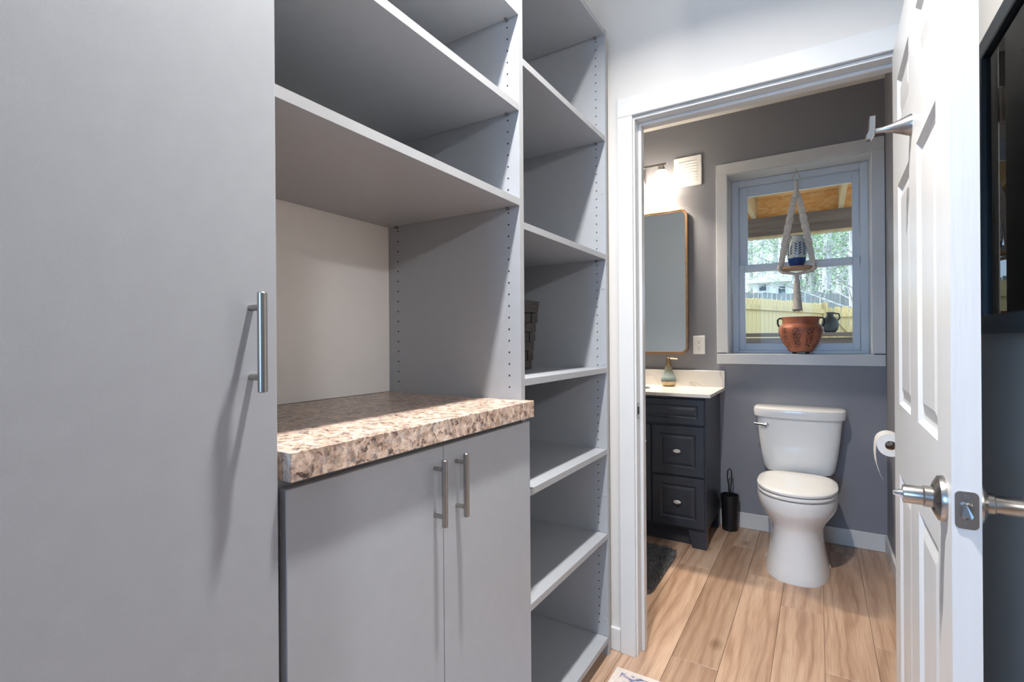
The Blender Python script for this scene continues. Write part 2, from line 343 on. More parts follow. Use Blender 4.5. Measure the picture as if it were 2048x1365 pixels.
# ================================================================== STRUCTURE
ZC = 2.85          # hall ceiling
ZB = 2.67          # bathroom ceiling
YW = 1.862         # hall face of the doorway wall
YB = 3.485         # bathroom window wall
XR = 0.322         # bathroom right wall
XH = 0.340         # hall right wall
# floors with separate planks
fl = struct(box('floor', -2.05, 3.5, -2.6, 3.6, -0.12, -0.006, 'floor_plank'), 'oak-look plank floor')
def planks():
    w_, L = 0.166, 1.22; k = 0
    x = -1.98; row = 0
    rnd = random.Random(5)
    while x < 0.34:
        y = 0.25 - rnd.random() * L
        if row == 9: y = 1.93 - 2 * L
        while y < 3.50:
            a, b_ = max(y, 0.2), min(y + L, 3.50); xa, xb = x, min(x + w_, 0.345)
            if xb < -0.72 and a < 1.9: a = max(a, 1.90)
            if b_ - a > 0.02 and xb - xa > 0.02:
                g = 0.0007; wd, ln = xb - xa, b_ - a
                m = MB().loft([[(g, g, -0.006), (wd - g, g, -0.006), (wd - g, ln - g, -0.006), (g, ln - g, -0.006)],
                               [(g, g, -0.001), (wd - g, g, -0.001), (wd - g, ln - g, -0.001), (g, ln - g, -0.001)],
                               [(g + .0012, g + .0012, 0), (wd - g - .0012, g + .0012, 0), (wd - g - .0012, ln - g - .0012, 0), (g + .0012, ln - g - .0012, 0)]])
                o = m.build('plank', 'floor_plank'); o.location = (xa, a, 0); o.parent = fl; k += 1
            y += L
        x += w_; row += 1
planks()
struct(MB().box(-1.4, 3.5, -2.6, 1.912, ZC, ZC + 0.12).build('ceiling', 'ceiling_white'))
struct(MB().box(-2.05, 0.46, 1.912, 3.72, ZB, ZB + 0.30).build('ceiling_bathroom', 'ceiling_white'))
struct(box('wall_left', -1.32, -1.20, -2.5, 1.862, 0, ZC, 'wall_white'))
struct(MB().box(XH, 0.46, 0.97, YW, 0, ZC).box(0.46, 3.4, 0.97, 1.09, 0, ZC).build('wall_right', 'wall_white'))
struct(box('wall_right_blocker', XH, 0.46, -2.5, -0.16, 0, ZC, 'wall_low_bounce'))  # unseen wall added to shade the tall door from the flush light
struct(box('wall_far_right', 3.4, 3.5, -2.5, 1.09, 0, ZC, 'wall_low_bounce'))
RX0, RX1, RZ0, RZ1 = -1.1, -0.1, 0.95, 2.05
struct(MB().box(-1.32, RX0, -2.6, -2.5, 0, ZC).box(RX1, 3.5, -2.6, -2.5, 0, ZC).box(RX0, RX1, -2.6, -2.5, RZ1, ZC).box(RX0, RX1, -2.6, -2.5, 0, RZ0).build('wall_rear', 'wall_low_bounce'))
g2 = struct(MB().box(RX0, RX0 + 0.05, -2.59, -2.52, RZ0, RZ1).box(RX1 - 0.05, RX1, -2.59, -2.52, RZ0, RZ1).box(RX0 + 0.05, RX1 - 0.05, -2.59, -2.52, RZ1 - 0.05, RZ1).box(RX0 + 0.05, RX1 - 0.05, -2.59, -2.52, RZ0, RZ0 + 0.05).build('window_2', 'vinyl'), 'rear room window')
box('pane', RX0 + 0.05, RX1 - 0.05, -2.56, -2.555, RZ0 + 0.05, RZ1 - 0.05, 'window_glass', g2)
# doorway wall, hall skin and bathroom skin
DL, DR, DH = -0.592, 0.228, 2.045    # rough jamb faces
struct(MB().box(-1.32, DL - 0.012, YW, 1.912, 0, ZC).box(DR + 0.012, 0.46, YW, 1.912, 0, ZC).box(DL - 0.012, DR + 0.012, YW, 1.912, DH + 0.012, ZC).build('wall_doorway', 'wall_white'))
struct(MB().box(-2.05, DL - 0.012, 1.912, 1.965, 0, ZB).box(DR + 0.012, 0.46, 1.912, 1.965, 0, ZB).box(DL - 0.012, DR + 0.012, 1.912, 1.965, DH + 0.012, ZB).build('wall_bathroom_front', 'wall_pale'))
struct(box('wall_bathroom_right', XR, 0.46, 1.965, YB, 0, ZB, 'wall_grey'))
struct(box('wall_bathroom_left', -2.05, -1.95, 1.965, YB, 0, ZB, 'wall_grey'))
WX0, WX1, WZ0, WZ1 = -0.497, 0.256, 1.113, 2.268
struct(MB().box(-2.05, WX0 - 0.0122, YB, 3.72, 0, ZB).box(WX1 + 0.0122, 0.46, YB, 3.72, 0, ZB).box(WX0 - 0.0122, WX1 + 0.0122, YB, 3.72, 0, WZ0 - 0.0122).box(WX0 - 0.0122, WX1 + 0.0122, YB, 3.72, WZ1 + 0.0122, ZB).build('wall_bathroom_back', 'wall_grey'))

# door casing and jamb
t = struct(MB().box(-0.656, -0.598, YW - 0.018, YW, 0, 2.058).box(0.236, 0.294, YW - 0.018, YW, 0, 2.058).build('trim_1', 'trim_white', bevel=0.0015), 'white door casing sides')
box('head_casing', -0.656, 0.294, YW - 0.018, YW, 2.0585, 2.132, 'trim_white', t, 0.0015)
j = struct(MB().box(DL - 0.012, DL, YW - 0.004, 1.968, 0, DH + 0.012).box(DR, DR + 0.012, YW - 0.004, 1.968, 0, DH + 0.012).box(DL, DR, YW - 0.004, 1.968, DH, DH + 0.012).build('trim_2', 'trim_white', bevel=0.001), 'white door jamb')
MB().box(DL, DL + 0.012, 1.900, 1.936, 0, DH).box(DR - 0.012, DR, 1.900, 1.936, 0, DH).box(DL + 0.012, DR - 0.012, 1.900, 1.936, DH - 0.012, DH).build('door_stop', 'trim_white', j, bevel=0.002)
sp = MB().box(DL, DL + 0.0015, 1.862, 1.892, 0.905, 0.965).build('strike_plate', 'nickel', j); MB().box(DL + 0.0005, DL + 0.002, 1.868, 1.884, 0.92, 0.95).build('strike_hole', 'gap_dark', sp)
struct(MB().box(-0.71, -0.657, YW - 0.014, YW, 0, 0.088).build('baseboard_doorway', 'trim_white', bevel=0.003))
struct(MB().box(-1.95, XR, YB - 0.013, YB, 0, 0.098).build('baseboard_back', 'trim_white', bevel=0.003))
struct(MB().box(XR - 0.013, XR, 1.97, YB - 0.014, 0, 0.098).build('baseboard_right', 'trim_white', bevel=0.003))
struct(MB().box(XH - 0.013, XH, 0.98, YW - 0.02, 0, 0.088).build('baseboard_hall', 'trim_white', bevel=0.003))

# window
wn = struct(MB().box(WX0, WX0 + 0.04, 3.65, 3.76, WZ0, WZ1).box(WX1 - 0.04, WX1, 3.65, 3.76, WZ0, WZ1).box(WX0 + 0.04, WX1 - 0.04, 3.65, 3.76, WZ1 - 0.032, WZ1).box(WX0 + 0.04, WX1 - 0.04, 3.65, 3.76, WZ0, WZ0 + 0.018).build('window_1', 'vinyl', bevel=0.002), 'white vinyl double-hung window')
s1 = MB().box(-0.457, -0.421, 3.667, 3.700, 1.131, 1.703).box(0.176, 0.214, 3.667, 3.700, 1.131, 1.703).box(-0.421, 0.176, 3.667, 3.700, 1.131, 1.177).box(-0.421, 0.176, 3.660, 3.700, 1.657, 1.703).build('lower_sash', 'vinyl', wn, bevel=0.0025)
box('pane', -0.422, 0.177, 3.684, 3.688, 1.176, 1.658, 'window_glass', s1)
s2 = MB().box(-0.457, -0.407, 3.706, 3.738, 1.66, 2.236).box(0.178, 0.214, 3.706, 3.738, 1.66, 2.236).box(-0.407, 0.178, 3.706, 3.738, 1.66, 1.70).box(-0.407, 0.178, 3.706, 3.738, 2.170, 2.236).build('upper_sash', 'vinyl', wn, bevel=0.0025)
box('pane', -0.408, 0.179, 3.722, 3.726, 1.699, 2.171, 'window_glass', s2)
box('reveal', WX0 - 0.012, WX0, YB - 0.004, 3.65, WZ0 - 0.012, WZ1 + 0.012, 'trim_white', wn)
box('reveal', WX1, WX1 + 0.012, YB - 0.004, 3.65, WZ0 - 0.012, WZ1 + 0.012, 'trim_white', wn)
box('head_reveal', WX0, WX1, YB - 0.004, 3.65, WZ1, WZ1 + 0.012, 'trim_white', wn)
box('stool', WX0, WX1, YB - 0.004, 3.65, WZ0 - 0.012, WZ0, 'trim_white', wn)
wc = struct(MB().box(-0.567, -0.500, YB - 0.018, YB, 1.120, 2.272).box(0.258, 0.319, YB - 0.018, YB, 1.120, 2.272).build('trim_3', 'trim_white', bevel=0.0015), 'white window casing')
box('head_casing', -0.567, 0.319, YB - 0.018, YB, 2.2725, 2.342, 'trim_white', wc, 0.0015)
box('apron_casing', -0.567, 0.319, YB - 0.018, YB, 1.048, 1.1125, 'trim_white', wc, 0.0015)

# ================================================================== OPEN DOOR (six raised panels)
DW = 0.813; DT = 0.035; ang = math.radians(1.0)
door = bpy.data.objects.new('door_1', None); C.objects.link(door); door.location = (0.173, 1.010, 0); door.rotation_euler = (0, 0, -ang); door['kind'] = 'structure'
door['label'] = 'open white six-panel door'
def dpart(mb, name, mat, parent=None, **kw):
    o = mb.build(name, mat, **kw); o.parent = parent or door; return o
ya, yb_, yc, yd = 0.116, 0.348, 0.462, 0.697
zr = [(0.25, 0.838), (1.026, 1.620), (1.776, 1.910)]
fr = MB()
fr.box(0, DT, 0, ya, 0.012, 2.03).box(0, DT, yb_, yc, 0.012, 2.03).box(0, DT, yd, DW, 0.012, 2.03)
for (a, b_) in ((ya, yb_), (yc, yd)):
    zs = [0.012] + [v for q in zr for v in q] + [2.03]
    for i in range(0, len(zs), 2): fr.box(0, DT, a, b_, zs[i], zs[i + 1])
dpart(fr, 'slab', 'door_white')
for (a, b_) in ((ya, yb_), (yc, yd)):
    for (c, d) in zr:
        m = MB()
        for side in (0, 1):
            X = lambda dep: dep if side == 0 else DT - dep
            rings = []
            for off, dep in ((0, 0.0), (0.004, 0.003), (0.010, 0.008), (0.016, 0.009), (0.019, 0.009), (0.046, 0.0025), (0.050, 0.0025)):
                rings.append([(X(dep), a + off, c + off), (X(dep), b_ - off, c + off), (X(dep), b_ - off, d - off), (X(dep), a + off, d - off)])
            m.loft(rings, False, True)
        dpart(m, 'panel', 'door_white')
kz, ky = 0.940, 0.062
for sgn in (-1, 1):
    x0 = 0 if sgn < 0 else DT
    P = lambda prof: [(r, x0 + sgn * h) for r, h in prof]
    kn = dpart(MB().lathe(P([(0.0375, 0), (0.0375, 0.004), (0.036, 0.008), (0.027, 0.013), (0.020, 0.016)]), (0, ky, kz), 'X', 36), 'rosette', 'nickel', smooth=True)
    dpart(MB().lathe(P([(0.0175, 0.014), (0.0175, 0.026), (0.0165, 0.027), (0.0155, 0.028), (0.0150, 0.052), (0.0145, 0.054)] if sgn < 0 else [(0.0175, 0.014), (0.0175, 0.024), (0.0150, 0.026), (0.0160, 0.056), (0.0150, 0.058)]), (0, ky, kz), 'X', 32), 'knob', 'nickel', kn, smooth=True)
    if sgn < 0: dpart(MB().lathe(P([(0.008, 0.054), (0.0065, 0.058), (0.0050, 0.064), (0.0035, 0.067)]), (0, ky, kz), 'X', 20), 'privacy_button', 'chrome', kn, smooth=True)
lp = dpart(MB().loft([[(x, -0.0018 if q else 0.0, z) for x, z in rrect(0.0035, 0.0315, 0.913, 0.970, 0.007)] for q in (0, 1)]), 'latch_plate', 'nickel')
dpart(MB().loft([[(x, y, z) for x, z in rrect(0.0095, 0.0255, 0.928, 0.954, 0.006)] for y in (-0.0018, -0.004)] + [[(x, -0.010 if x > 0.0175 else -0.005, z) for x, z in rrect(0.011, 0.024, 0.930, 0.952, 0.005)]]), 'latch_bolt', 'nickel_dark', lp)
for z in (0.921, 0.962): dpart(MB().lathe([(0.0036, -0.0024), (0.0036, -0.0018)], (0.0175, 0, z), 'Y', 14), 'screw', 'nickel_dark', lp)
for z in (0.24, 1.03, 1.832):
    hg = dpart(MB().lathe([(0.006, z - 0.045), (0.006, z + 0.045)], (DT + 0.006, DW + 0.010, 0), 'Z', 16).box(0.004, DT + 0.004, DW, DW + 0.0022, z - 0.044, z + 0.044), 'hinge', 'nickel', smooth=True)
    for dz in (-0.046, 0.046): dpart(MB().lathe([(0.0045, z + dz - 0.003), (0.0045, z + dz + 0.003)], (DT + 0.006, DW + 0.010, 0), 'Z', 12), 'hinge_pin', 'chrome', hg, smooth=True)

# robe hook on the door
hy, hz = 1.432, 1.688
hx = 0.173 + math.tan(ang) * (hy - 1.01)
hk = thing('robe_hook', 'brushed nickel cone-shaped robe hook mounted on the white door', 'hook', (hx, hy, hz))
MB().lathe([(0.024, hx - 0.0003), (0.0235, hx - 0.003), (0.017, hx - 0.018), (0.010, hx - 0.036), (0.0065, hx - 0.052), (0.006, hx - 0.066)], (0, hy, hz), 'X', 32).build('stem', 'nickel', hk, smooth=True)
pr = [(-0.066, 0.034), (-0.077, 0.034), (-0.079, 0.0), (-0.084, -0.010), (-0.084, -0.019), (-0.074, -0.019), (-0.067, -0.008)]
MB().loft([[(hx + a, hy + s_, hz + b_) for a, b_ in pr] for s_ in (-0.010, 0.010)]).build('hook_plate', 'nickel', hk, bevel=0.001)

# ================================================================== CABINETS
XP = -0.690; XD = -0.672; XBK = -1.185
# tall cabinet
tc_ = thing('tall_cabinet', 'tall grey cabinet with one flat door and bar handle', 'cabinet', (-0.93, 0.13, 0))
MB().box(XBK, XP, -0.17, 0.443, 0.0, 2.39).build('body', 'melamine', tc_)
td = box('door', XP + 0.0005, XD, -0.168, 0.437, 0.05, 2.385, 'melamine', tc_, 0.0012)
def bar_handle(y, z0, z1, parent, xs=XD):
    xr = xs + 0.027; r = 0.0063; zc = (z0 + z1) / 2
    h = MB().lathe([(r - 0.0012, z0), (r, z0 + 0.0012), (r, z1 - 0.0012), (r - 0.0012, z1)], (xr, y, 0), 'Z', 24).build('handle', 'nickel', parent, smooth=True)
    for z in (zc - 0.048, zc + 0.048):
        MB().lathe([(0.0046, xs), (0.0046, xr - 0.004)], (0, y, z), 'X', 16).build('handle_post', 'nickel', h, smooth=True)
bar_handle(0.398, 1.137, 1.274, td)
# base cabinet
bc = thing('base_cabinet', 'grey two-door base cabinet under the speckled countertop', 'cabinet', (-0.93, 0.81, 0))
MB().box(XBK, XP - 0.004, 0.450, 1.162, 0.0, 0.999).build('body', 'melamine', bc)
for a, b_, yh in ((0.4495, 0.8105, 0.783), (0.8125, 1.178, 0.855)):
    d = box('door', XP + 0.0005, XD, a, b_, 0.05, 0.986, 'melamine', bc, 0.0012)
    bar_handle(yh, 0.829, 0.965, d)
# countertop
ct = MB().loft([[(XBK, 0.446, z), (-0.655, 0.446, z), (-0.655, 1.172, z), (XP + 0.001, 1.172, z), (XP + 0.001, 1.1625, z), (XBK, 1.1625, z)] for z in (1.000, 1.044)]).build('countertop', 'granite_laminate', bevel=0.001)
tag(ct, 'speckled brown and beige granite-look countertop on the base cabinet', 'countertop')
# hutch over the countertop
hu = thing('hutch_shelves', 'three wide grey shelves with a pale back above the countertop', 'shelf', (-0.93, 0.81, 1.044))
box('back_panel', XBK - 0.006, XBK, 0.4435, 1.163, 1.045, 2.39, 'back_white', hu)
def shelf(y0, y1, z0, parent, name='shelf', pins=True):
    s_ = box(name, XBK + 0.002, XP - 0.0015, y0 + 0.0008, y1 - 0.0008, z0, z0 + 0.019, 'melamine', parent, 0.0006)
    box('edge_band', XP - 0.0015, XP - 0.0005, y0 + 0.0008, y1 - 0.0008, z0, z0 + 0.019, 'melamine_edge', s_)
    if pins:
        for x in (XP - 0.037, XBK + 0.040):
            MB().lathe([(0.0045, y1 - 0.010), (0.0045, y1 - 0.0005)], (x, 0, z0 - 0.0045), 'Y', 14).build('shelf_pin', 'nickel', s_, smooth=True)
    return s_
for z in (1.574, 1.832, 2.093): shelf(0.444, 1.163, z, hu)
# open tower
tw = thing('shelf_tower', 'narrow open grey shelf tower beside the bathroom doorway', 'shelf', (-0.93, 1.49, 0))
def holes(y, sgn, parent, zmin, zmax):
    m = MB(); z = 0.118
    while z < 2.37:
        if zmin < z < zmax:
            for x in (XP - 0.037, XBK + 0.040):
                m.lathe([(0.0026, y), (0.0026, y + sgn * 0.0004)], (x, 0, z), 'Y', 8)
        z += 0.032
    o = m.build('peg_holes', 'peg_dark', parent); o['kind'] = 'stuff'
pa = box('side_panel', XBK, XP - 0.0006, 1.164, 1.184, 0.0, 2.395, 'melamine', tw); box('edge_band', XP - 0.0006, XP, 1.164, 1.184, 0.0, 2.395, 'melamine_edge', pa); holes(1.164, -1, pa, 1.05, 2.4); holes(1.184, 1, pa, 0, 2.4)
pb = box('side_panel', XBK, XP - 0.0006, 1.806, 1.825, 0.0, 2.395, 'melamine', tw); box('edge_band', XP - 0.0006, XP, 1.806, 1.825, 0.0, 2.395, 'melamine_edge', pb); holes(1.806, -1, pb, 0, 2.4)
for z in (1.77, 1.405, 1.115, 0.61, 0.135, 2.26):
    MB().lathe([(0.006, 1.806), (0.0055, 1.8048)], (XP - 0.013, 0, z), 'Y', 16).build('cam_cover', 'melamine', pb)
for z in (2.373, 1.966, 1.514, 1.081, 0.770, 0.447, 0.052): shelf(1.185, 1.805, z, tw)
box('toe_kick', XP - 0.06, XP - 0.045, 1.185, 1.805, 0.0, 0.051, 'melamine', tw)
box('back_panel', XBK - 0.006, XBK, 1.164, 1.825, 0.05, 2.39, 'melamine', tw)

# woven basket in the tower
bk = thing('woven_basket', 'dark brown woven basket standing on a tower shelf', 'basket', (-1.02, 1.43, 1.100))
def basket():
    zb, zt = 1.1005, 1.350
    def rng(z, o=0):
        q = (z - zb) / (zt - zb); sp_ = 0.030 * q + o
        return (-1.14 - sp_ * 0.3, -0.905 + sp_ * 0.6, 1.26 - sp_, 1.598 + sp_)
    def ring(z, o): x0, x1, y0, y1 = rng(z, o); return [(x, y, z) for x, y in rrect(x0, x1, y0, y1, 0.02, 3)]
    MB().loft([ring(zb, -0.006), ring(zt - 0.01, -0.006)], True, False).build('body', 'gap_dark', bk)
    nrow = 6; hh = (zt - 0.045 - zb) / nrow
    for r in range(nrow):
        z0 = zb + r * hh + 0.001; z1 = z0 + hh - 0.002
        x0, x1, y0, y1 = rng((z0 + z1) / 2)
        n = 9; wy = (y1 - y0) / n
        for i in range(n):
            o = 0.004 if (i + r) % 2 else 0.0
            MB().box(x1 - 0.004 + o, x1 + o, y0 + i * wy + 0.0008, y0 + (i + 1) * wy - 0.0008, z0, z1).build('slat', 'basket_fibre', bk, bevel=0.0012)
        n2 = 6; wx = (x1 - x0) / n2
        for i in range(n2):
            o = 0.004 if (i + r) % 2 else 0.0
            MB().box(x0 + i * wx + 0.0008, x0 + (i + 1) * wx - 0.0008, y1 - 0.004 + o, y1 + o, z0, z1).build('slat', 'basket_fibre', bk, bevel=0.0012)
    a = ring(zt - 0.042, 0.008); b_ = ring(zt, 0.010); c = ring(zt, -0.004); d = ring(zt - 0.042, -0.006)
    MB().loft([a, b_, c, d], False, False).build('rim_band', 'basket_fibre', bk)
basket()

# ================================================================== BATHROOM
# vanity
VX0, VX1, VY = -1.46, -0.552, 2.992
va = thing('vanity', 'dark navy vanity cabinet with raised-panel drawers and oval knobs', 'vanity', (-1.0, 3.24, 0))
MB().box(VX0, VX1, VY, YB - 0.016, 0.102, 0.8745).build('body', 'vanity_paint', va, bevel=0.001)
def leg(x0, x1, y0, y1, dx):
    MB().loft([[(x0 + (dx if dx > 0 else 0) * k, y0, z), (x1 + (dx if dx < 0 else 0) * k, y0, z), (x1 + (dx if dx < 0 else 0) * k, y1, z), (x0 + (dx if dx > 0 else 0) * k, y1, z)] for z, k in ((0.0, 1), (0.1015, 0))]).build('leg', 'vanity_paint', va)
leg(VX1 - 0.10, VX1 - 0.001, VY, VY + 0.06, 0.022); leg(VX0 + 0.001, VX0 + 0.10, VY, VY + 0.06, -0.022)
leg(VX1 - 0.06, VX1 - 0.001, YB - 0.09, YB - 0.02, 0.01); leg(VX0 + 0.001, VX0 + 0.06, YB - 0.09, YB - 0.02, -0.01)
box('toe_board', VX0 + 0.02, VX1 - 0.02, VY + 0.05, VY + 0.065, 0.0, 0.1, 'vanity_paint', va)
def front(name, x0, x1, z0, z1, fw=0.045):
    rings = []
    for off, y in ((0, 0.0), (0, -0.014), (0.003, -0.017), (fw, -0.017), (fw + 0.004, -0.012), (fw + 0.009, -0.010), (fw + 0.012, -0.010), (fw + 0.026, -0.015)):
        rings.append([(x0 + off, VY + y, z0 + off), (x1 - off, VY + y, z0 + off), (x1 - off, VY + y, z1 - off), (x0 + off, VY + y, z1 - off)])
    return MB().loft(rings, False, True).build(name, 'vanity_paint', va)
def vknob(p, x, z):
    MB().loft([[(x + a * math.cos(t) * k, VY - 0.015 - y, z + b_ * math.sin(t) * k) for t in [2 * PI * i / 24 for i in range(24)]] for a, b_, k, y in ((0.008, 0.005, 1, 0), (0.008, 0.005, 1, 0.012), (0.021, 0.0115, 1, 0.014), (0.022, 0.012, 1, 0.018), (0.016, 0.008, 1, 0.023))]).build('knob', 'nickel_bright', p, smooth=True)
front('false_front', -1.455, -0.558, 0.713, 0.858, 0.034)
d = front('drawer', -0.855, -0.560, 0.415, 0.700); vknob(d, -0.7075, 0.5575)
d = front('drawer', -0.855, -0.560, 0.118, 0.404); vknob(d, -0.7075, 0.261)
d = front('door', -1.156, -0.865, 0.118, 0.700); vknob(d, -0.905, 0.60)
d = front('door', -1.455, -1.162, 0.118, 0.700); vknob(d, -1.41, 0.60)
vt = thing('stone_countertop', 'cream veined stone countertop with backsplash and basin on the vanity', 'countertop', (-1.0, 3.22, 0.875))
def vtop():
    m = MB(); x0, x1, y0, y1, z0, z1 = -1.485, -0.522, 2.962, YB - 0.0005, 0.8755, 0.894
    cx, cy, a, b_ = -1.13, 3.20, 0.20, 0.145; N = 48
    def outer(t, ):
        c, s_ = math.cos(t), math.sin(t); k = min(((x1 - cx) if c > 0 else (cx - x0)) / max(abs(c), 1e-6), ((y1 - cy) if s_ > 0 else (cy - y0)) / max(abs(s_), 1e-6)); return (cx + c * k, cy + s_ * k)
    ts = sorted([2 * PI * i / N for i in range(N)] + [math.atan2(yy - cy, xx - cx) % (2 * PI) for xx in (x0, x1) for yy in (y0, y1)])
    O = [outer(t) for t in ts]; I = [(cx + a * math.cos(t), cy + b_ * math.sin(t)) for t in ts]
    m.loft([[(x, y, z0) for x, y in O], [(x, y, z1 - 0.002) for x, y in O], [(x, y, z1) for x, y in [(cx + (p[0] - cx) * 0.997, cy + (p[1] - cy) * 0.997) for p in O]], [(x, y, z1) for x, y in I], [(x, y, z0) for x, y in I]], False, False)
    m.build('slab', 'quartz_top', vt)
    rings = [[(cx + a * k * math.cos(t), cy + b_ * k * math.sin(t), z) for t in ts] for k, z in ((1.0, z0), (0.97, 0.85), (0.85, 0.80), (0.5, 0.765), (0.12, 0.76))]
    MB().loft(rings, False, True).build('basin', 'ceramic', vt, smooth=True)
    box('backsplash', x0, x1, YB - 0.020, YB - 0.0008, 0.8945, 1.001, 'quartz_top', vt, 0.001)
vtop()
fa = thing('faucet', 'brushed nickel basin faucet on the vanity top', 'faucet', (-1.13, 3.40, 0.894))
MB().lathe([(0.027, 0.8945), (0.025, 0.902), (0.017, 0.908), (0.016, 0.98), (0.012, 0.985)], (-1.13, 3.40, 0), 'Z', 28).build('body', 'nickel', fa, smooth=True)
MB().tube([(-1.13, 3.395, 0.955), (-1.13, 3.35, 0.985), (-1.13, 3.29, 0.985), (-1.13, 3.265, 0.965)], 0.0105, 14).build('spout', 'nickel', fa, smooth=True)
MB().tube([(-1.13, 3.40, 0.985), (-1.10, 3.40, 1.0), (-1.045, 3.40, 1.006)], [0.009, 0.007, 0.005], 12).build('lever', 'nickel', fa, smooth=True)
# soap dispenser
sx, sy, sz = -0.862, 3.40, 0.8945
so = thing('soap_dispenser', 'teardrop ceramic soap dispenser with gold pump on the vanity top', 'soap dispenser', (sx, sy, sz))
MB().lathe([(0.034, 0.0), (0.044, 0.010), (0.050, 0.028), (0.051, 0.038), (0.047, 0.055), (0.036, 0.080), (0.027, 0.102), (0.022, 0.125), (0.020, 0.140), (0.017, 0.142)], (0, 0, 0), 'Z', 40).build('bottle', 'soap_glaze', None, smooth=True)
o = C.objects['bottle']; o.location = (sx, sy, sz); adopt(o, so)
pm = MB().lathe([(0.021, 0.1375), (0.021, 0.150), (0.012, 0.153), (0.012, 0.170), (0.014, 0.172), (0.014, 0.190), (0.010, 0.193)], (sx, sy, sz), 'Z', 24).build('pump', 'gold', so, smooth=True)
MB().tube([(sx, sy, sz + 0.183), (sx + 0.03, sy, sz + 0.184), (sx + 0.058, sy, sz + 0.181)], [0.007, 0.006, 0.0045], 12).build('nozzle', 'gold', pm, smooth=True)
# mirror
mr = thing('wall_mirror', 'tall rounded mirror with thin bronze frame on the grey wall', 'mirror', (-1.075, YB, 1.107))
MX0, MX1, MZ0, MZ1 = -1.405, -0.746, 1.107, 2.090
o1 = rrect(MX0, MX1, MZ0, MZ1, 0.05, 10); i1 = rrect(MX0 + 0.016, MX1 - 0.016, MZ0 + 0.016, MZ1 - 0.016, 0.036, 10); i0 = rrect(MX0 + 0.008, MX1 - 0.008, MZ0 + 0.008, MZ1 - 0.008, 0.043, 10)
MB().loft([[(x, YB - 0.0008, z) for x, z in o1], [(x, YB - 0.030, z) for x, z in o1], [(x, YB - 0.030, z) for x, z in i0], [(x, YB - 0.024, z) for x, z in i0], [(x, YB - 0.024, z) for x, z in i1], [(x, YB - 0.012, z) for x, z in i1]], False, False).build('frame', 'bronze_frame', mr)
MB().loft([[(x, YB - 0.010, z) for x, z in i1], [(x, YB - 0.0145, z) for x, z in i1]]).build('glass', 'mirror_glass', mr)
# vanity light
vl = thing('vanity_light', 'three-shade wall light with glowing frosted shades above the mirror', 'wall light', (-1.093, YB, 2.38))
box('backplate', -1.153, -1.033, YB - 0.018, YB - 0.0005, 2.30, 2.42, 'nickel', vl, 0.004, 2)
MB().tube([(-1.093, YB - 0.015, 2.385), (-1.093, 3.395, 2.385)], 0.008, 12).box(-1.335, -0.862, 3.372, 3.386, 2.378, 2.391).build('bar', 'nickel', vl)
for x in (-0.893, -1.093, -1.293):
    cp = MB().lathe([(0.012, 2.379), (0.020, 2.372), (0.024, 2.352), (0.024, 2.338)], (x, 3.372, 0), 'Z', 24).build('socket_cup', 'nickel', vl, smooth=True)
    MB().lathe([(0.030, 2.342), (0.041, 2.330), (0.062, 2.182), (0.062, 2.178), (0.059, 2.180), (0.038, 2.325)], (x, 3.372, 0), 'Z', 36, False, False).build('shade', 'shade_glow', cp, smooth=True)
    l = bpy.data.lights.new('vanity_bulb', 'AREA'); l.shape = 'DISK'; l.size = 0.09; l.spread = math.radians(122); l.energy = POWER_BULB; l.color = (1.0, 0.88, 0.72)
    o = bpy.data.objects.new('vanity_bulb', l); C.objects.link(o); o.location = (x, 3.372, 2.182); adopt(o, vl)
# vent cover
vn = thing('vent_cover', 'square white louvred vent cover high on the bathroom wall', 'vent', (-0.746, YB, 2.24))
MB().loft([[(x, y, z) for x, z in rrect(-0.836 + k, -0.656 - k, 2.238 + k, 2.440 - k, 0.008)] for y, k in ((YB - 0.0005, 0), (YB - 0.007, 0), (YB - 0.010, 0.003))]).build('plate', 'plastic_white', vn)
for i in range(8):
    z = 2.270 + i * 0.0185
    MB().loft([[(x, YB - 0.0102, z), (x, YB - 0.0145, z + 0.001), (x, YB - 0.0102, z + 0.010)] for x in (-0.806, -0.686)]).build('slat', 'plastic_white', vn)
# outlet
ou = thing('wall_outlet', 'white double wall outlet between mirror and window', 'outlet', (-0.681, YB, 1.11))
MB().loft([[(x, y, z) for x, z in rrect(-0.719 + k, -0.643 - k, 1.109 + k, 1.231 - k, 0.004)] for y, k in ((YB - 0.0005, 0), (YB - 0.004, 0), (YB - 0.006, 0.002))]).build('plate', 'plastic_white', ou)
for z in (1.149, 1.191):
    r_ = MB().loft([[(x, y, zz) for x, zz in rrect(-0.698, -0.664, z - 0.016, z + 0.016, 0.010)] for y in (YB - 0.0060, YB - 0.0075)]).build('receptacle', 'plastic_white', ou)
    MB().box(-0.689, -0.687, YB - 0.0079, YB - 0.0074, z - 0.001, z + 0.008).box(-0.676, -0.674, YB - 0.0079, YB - 0.0074, z - 0.001, z + 0.008).box(-0.684, -0.679, YB - 0.0079, YB - 0.0074, z - 0.011, z - 0.006).build('slots', 'gap_dark', r_)

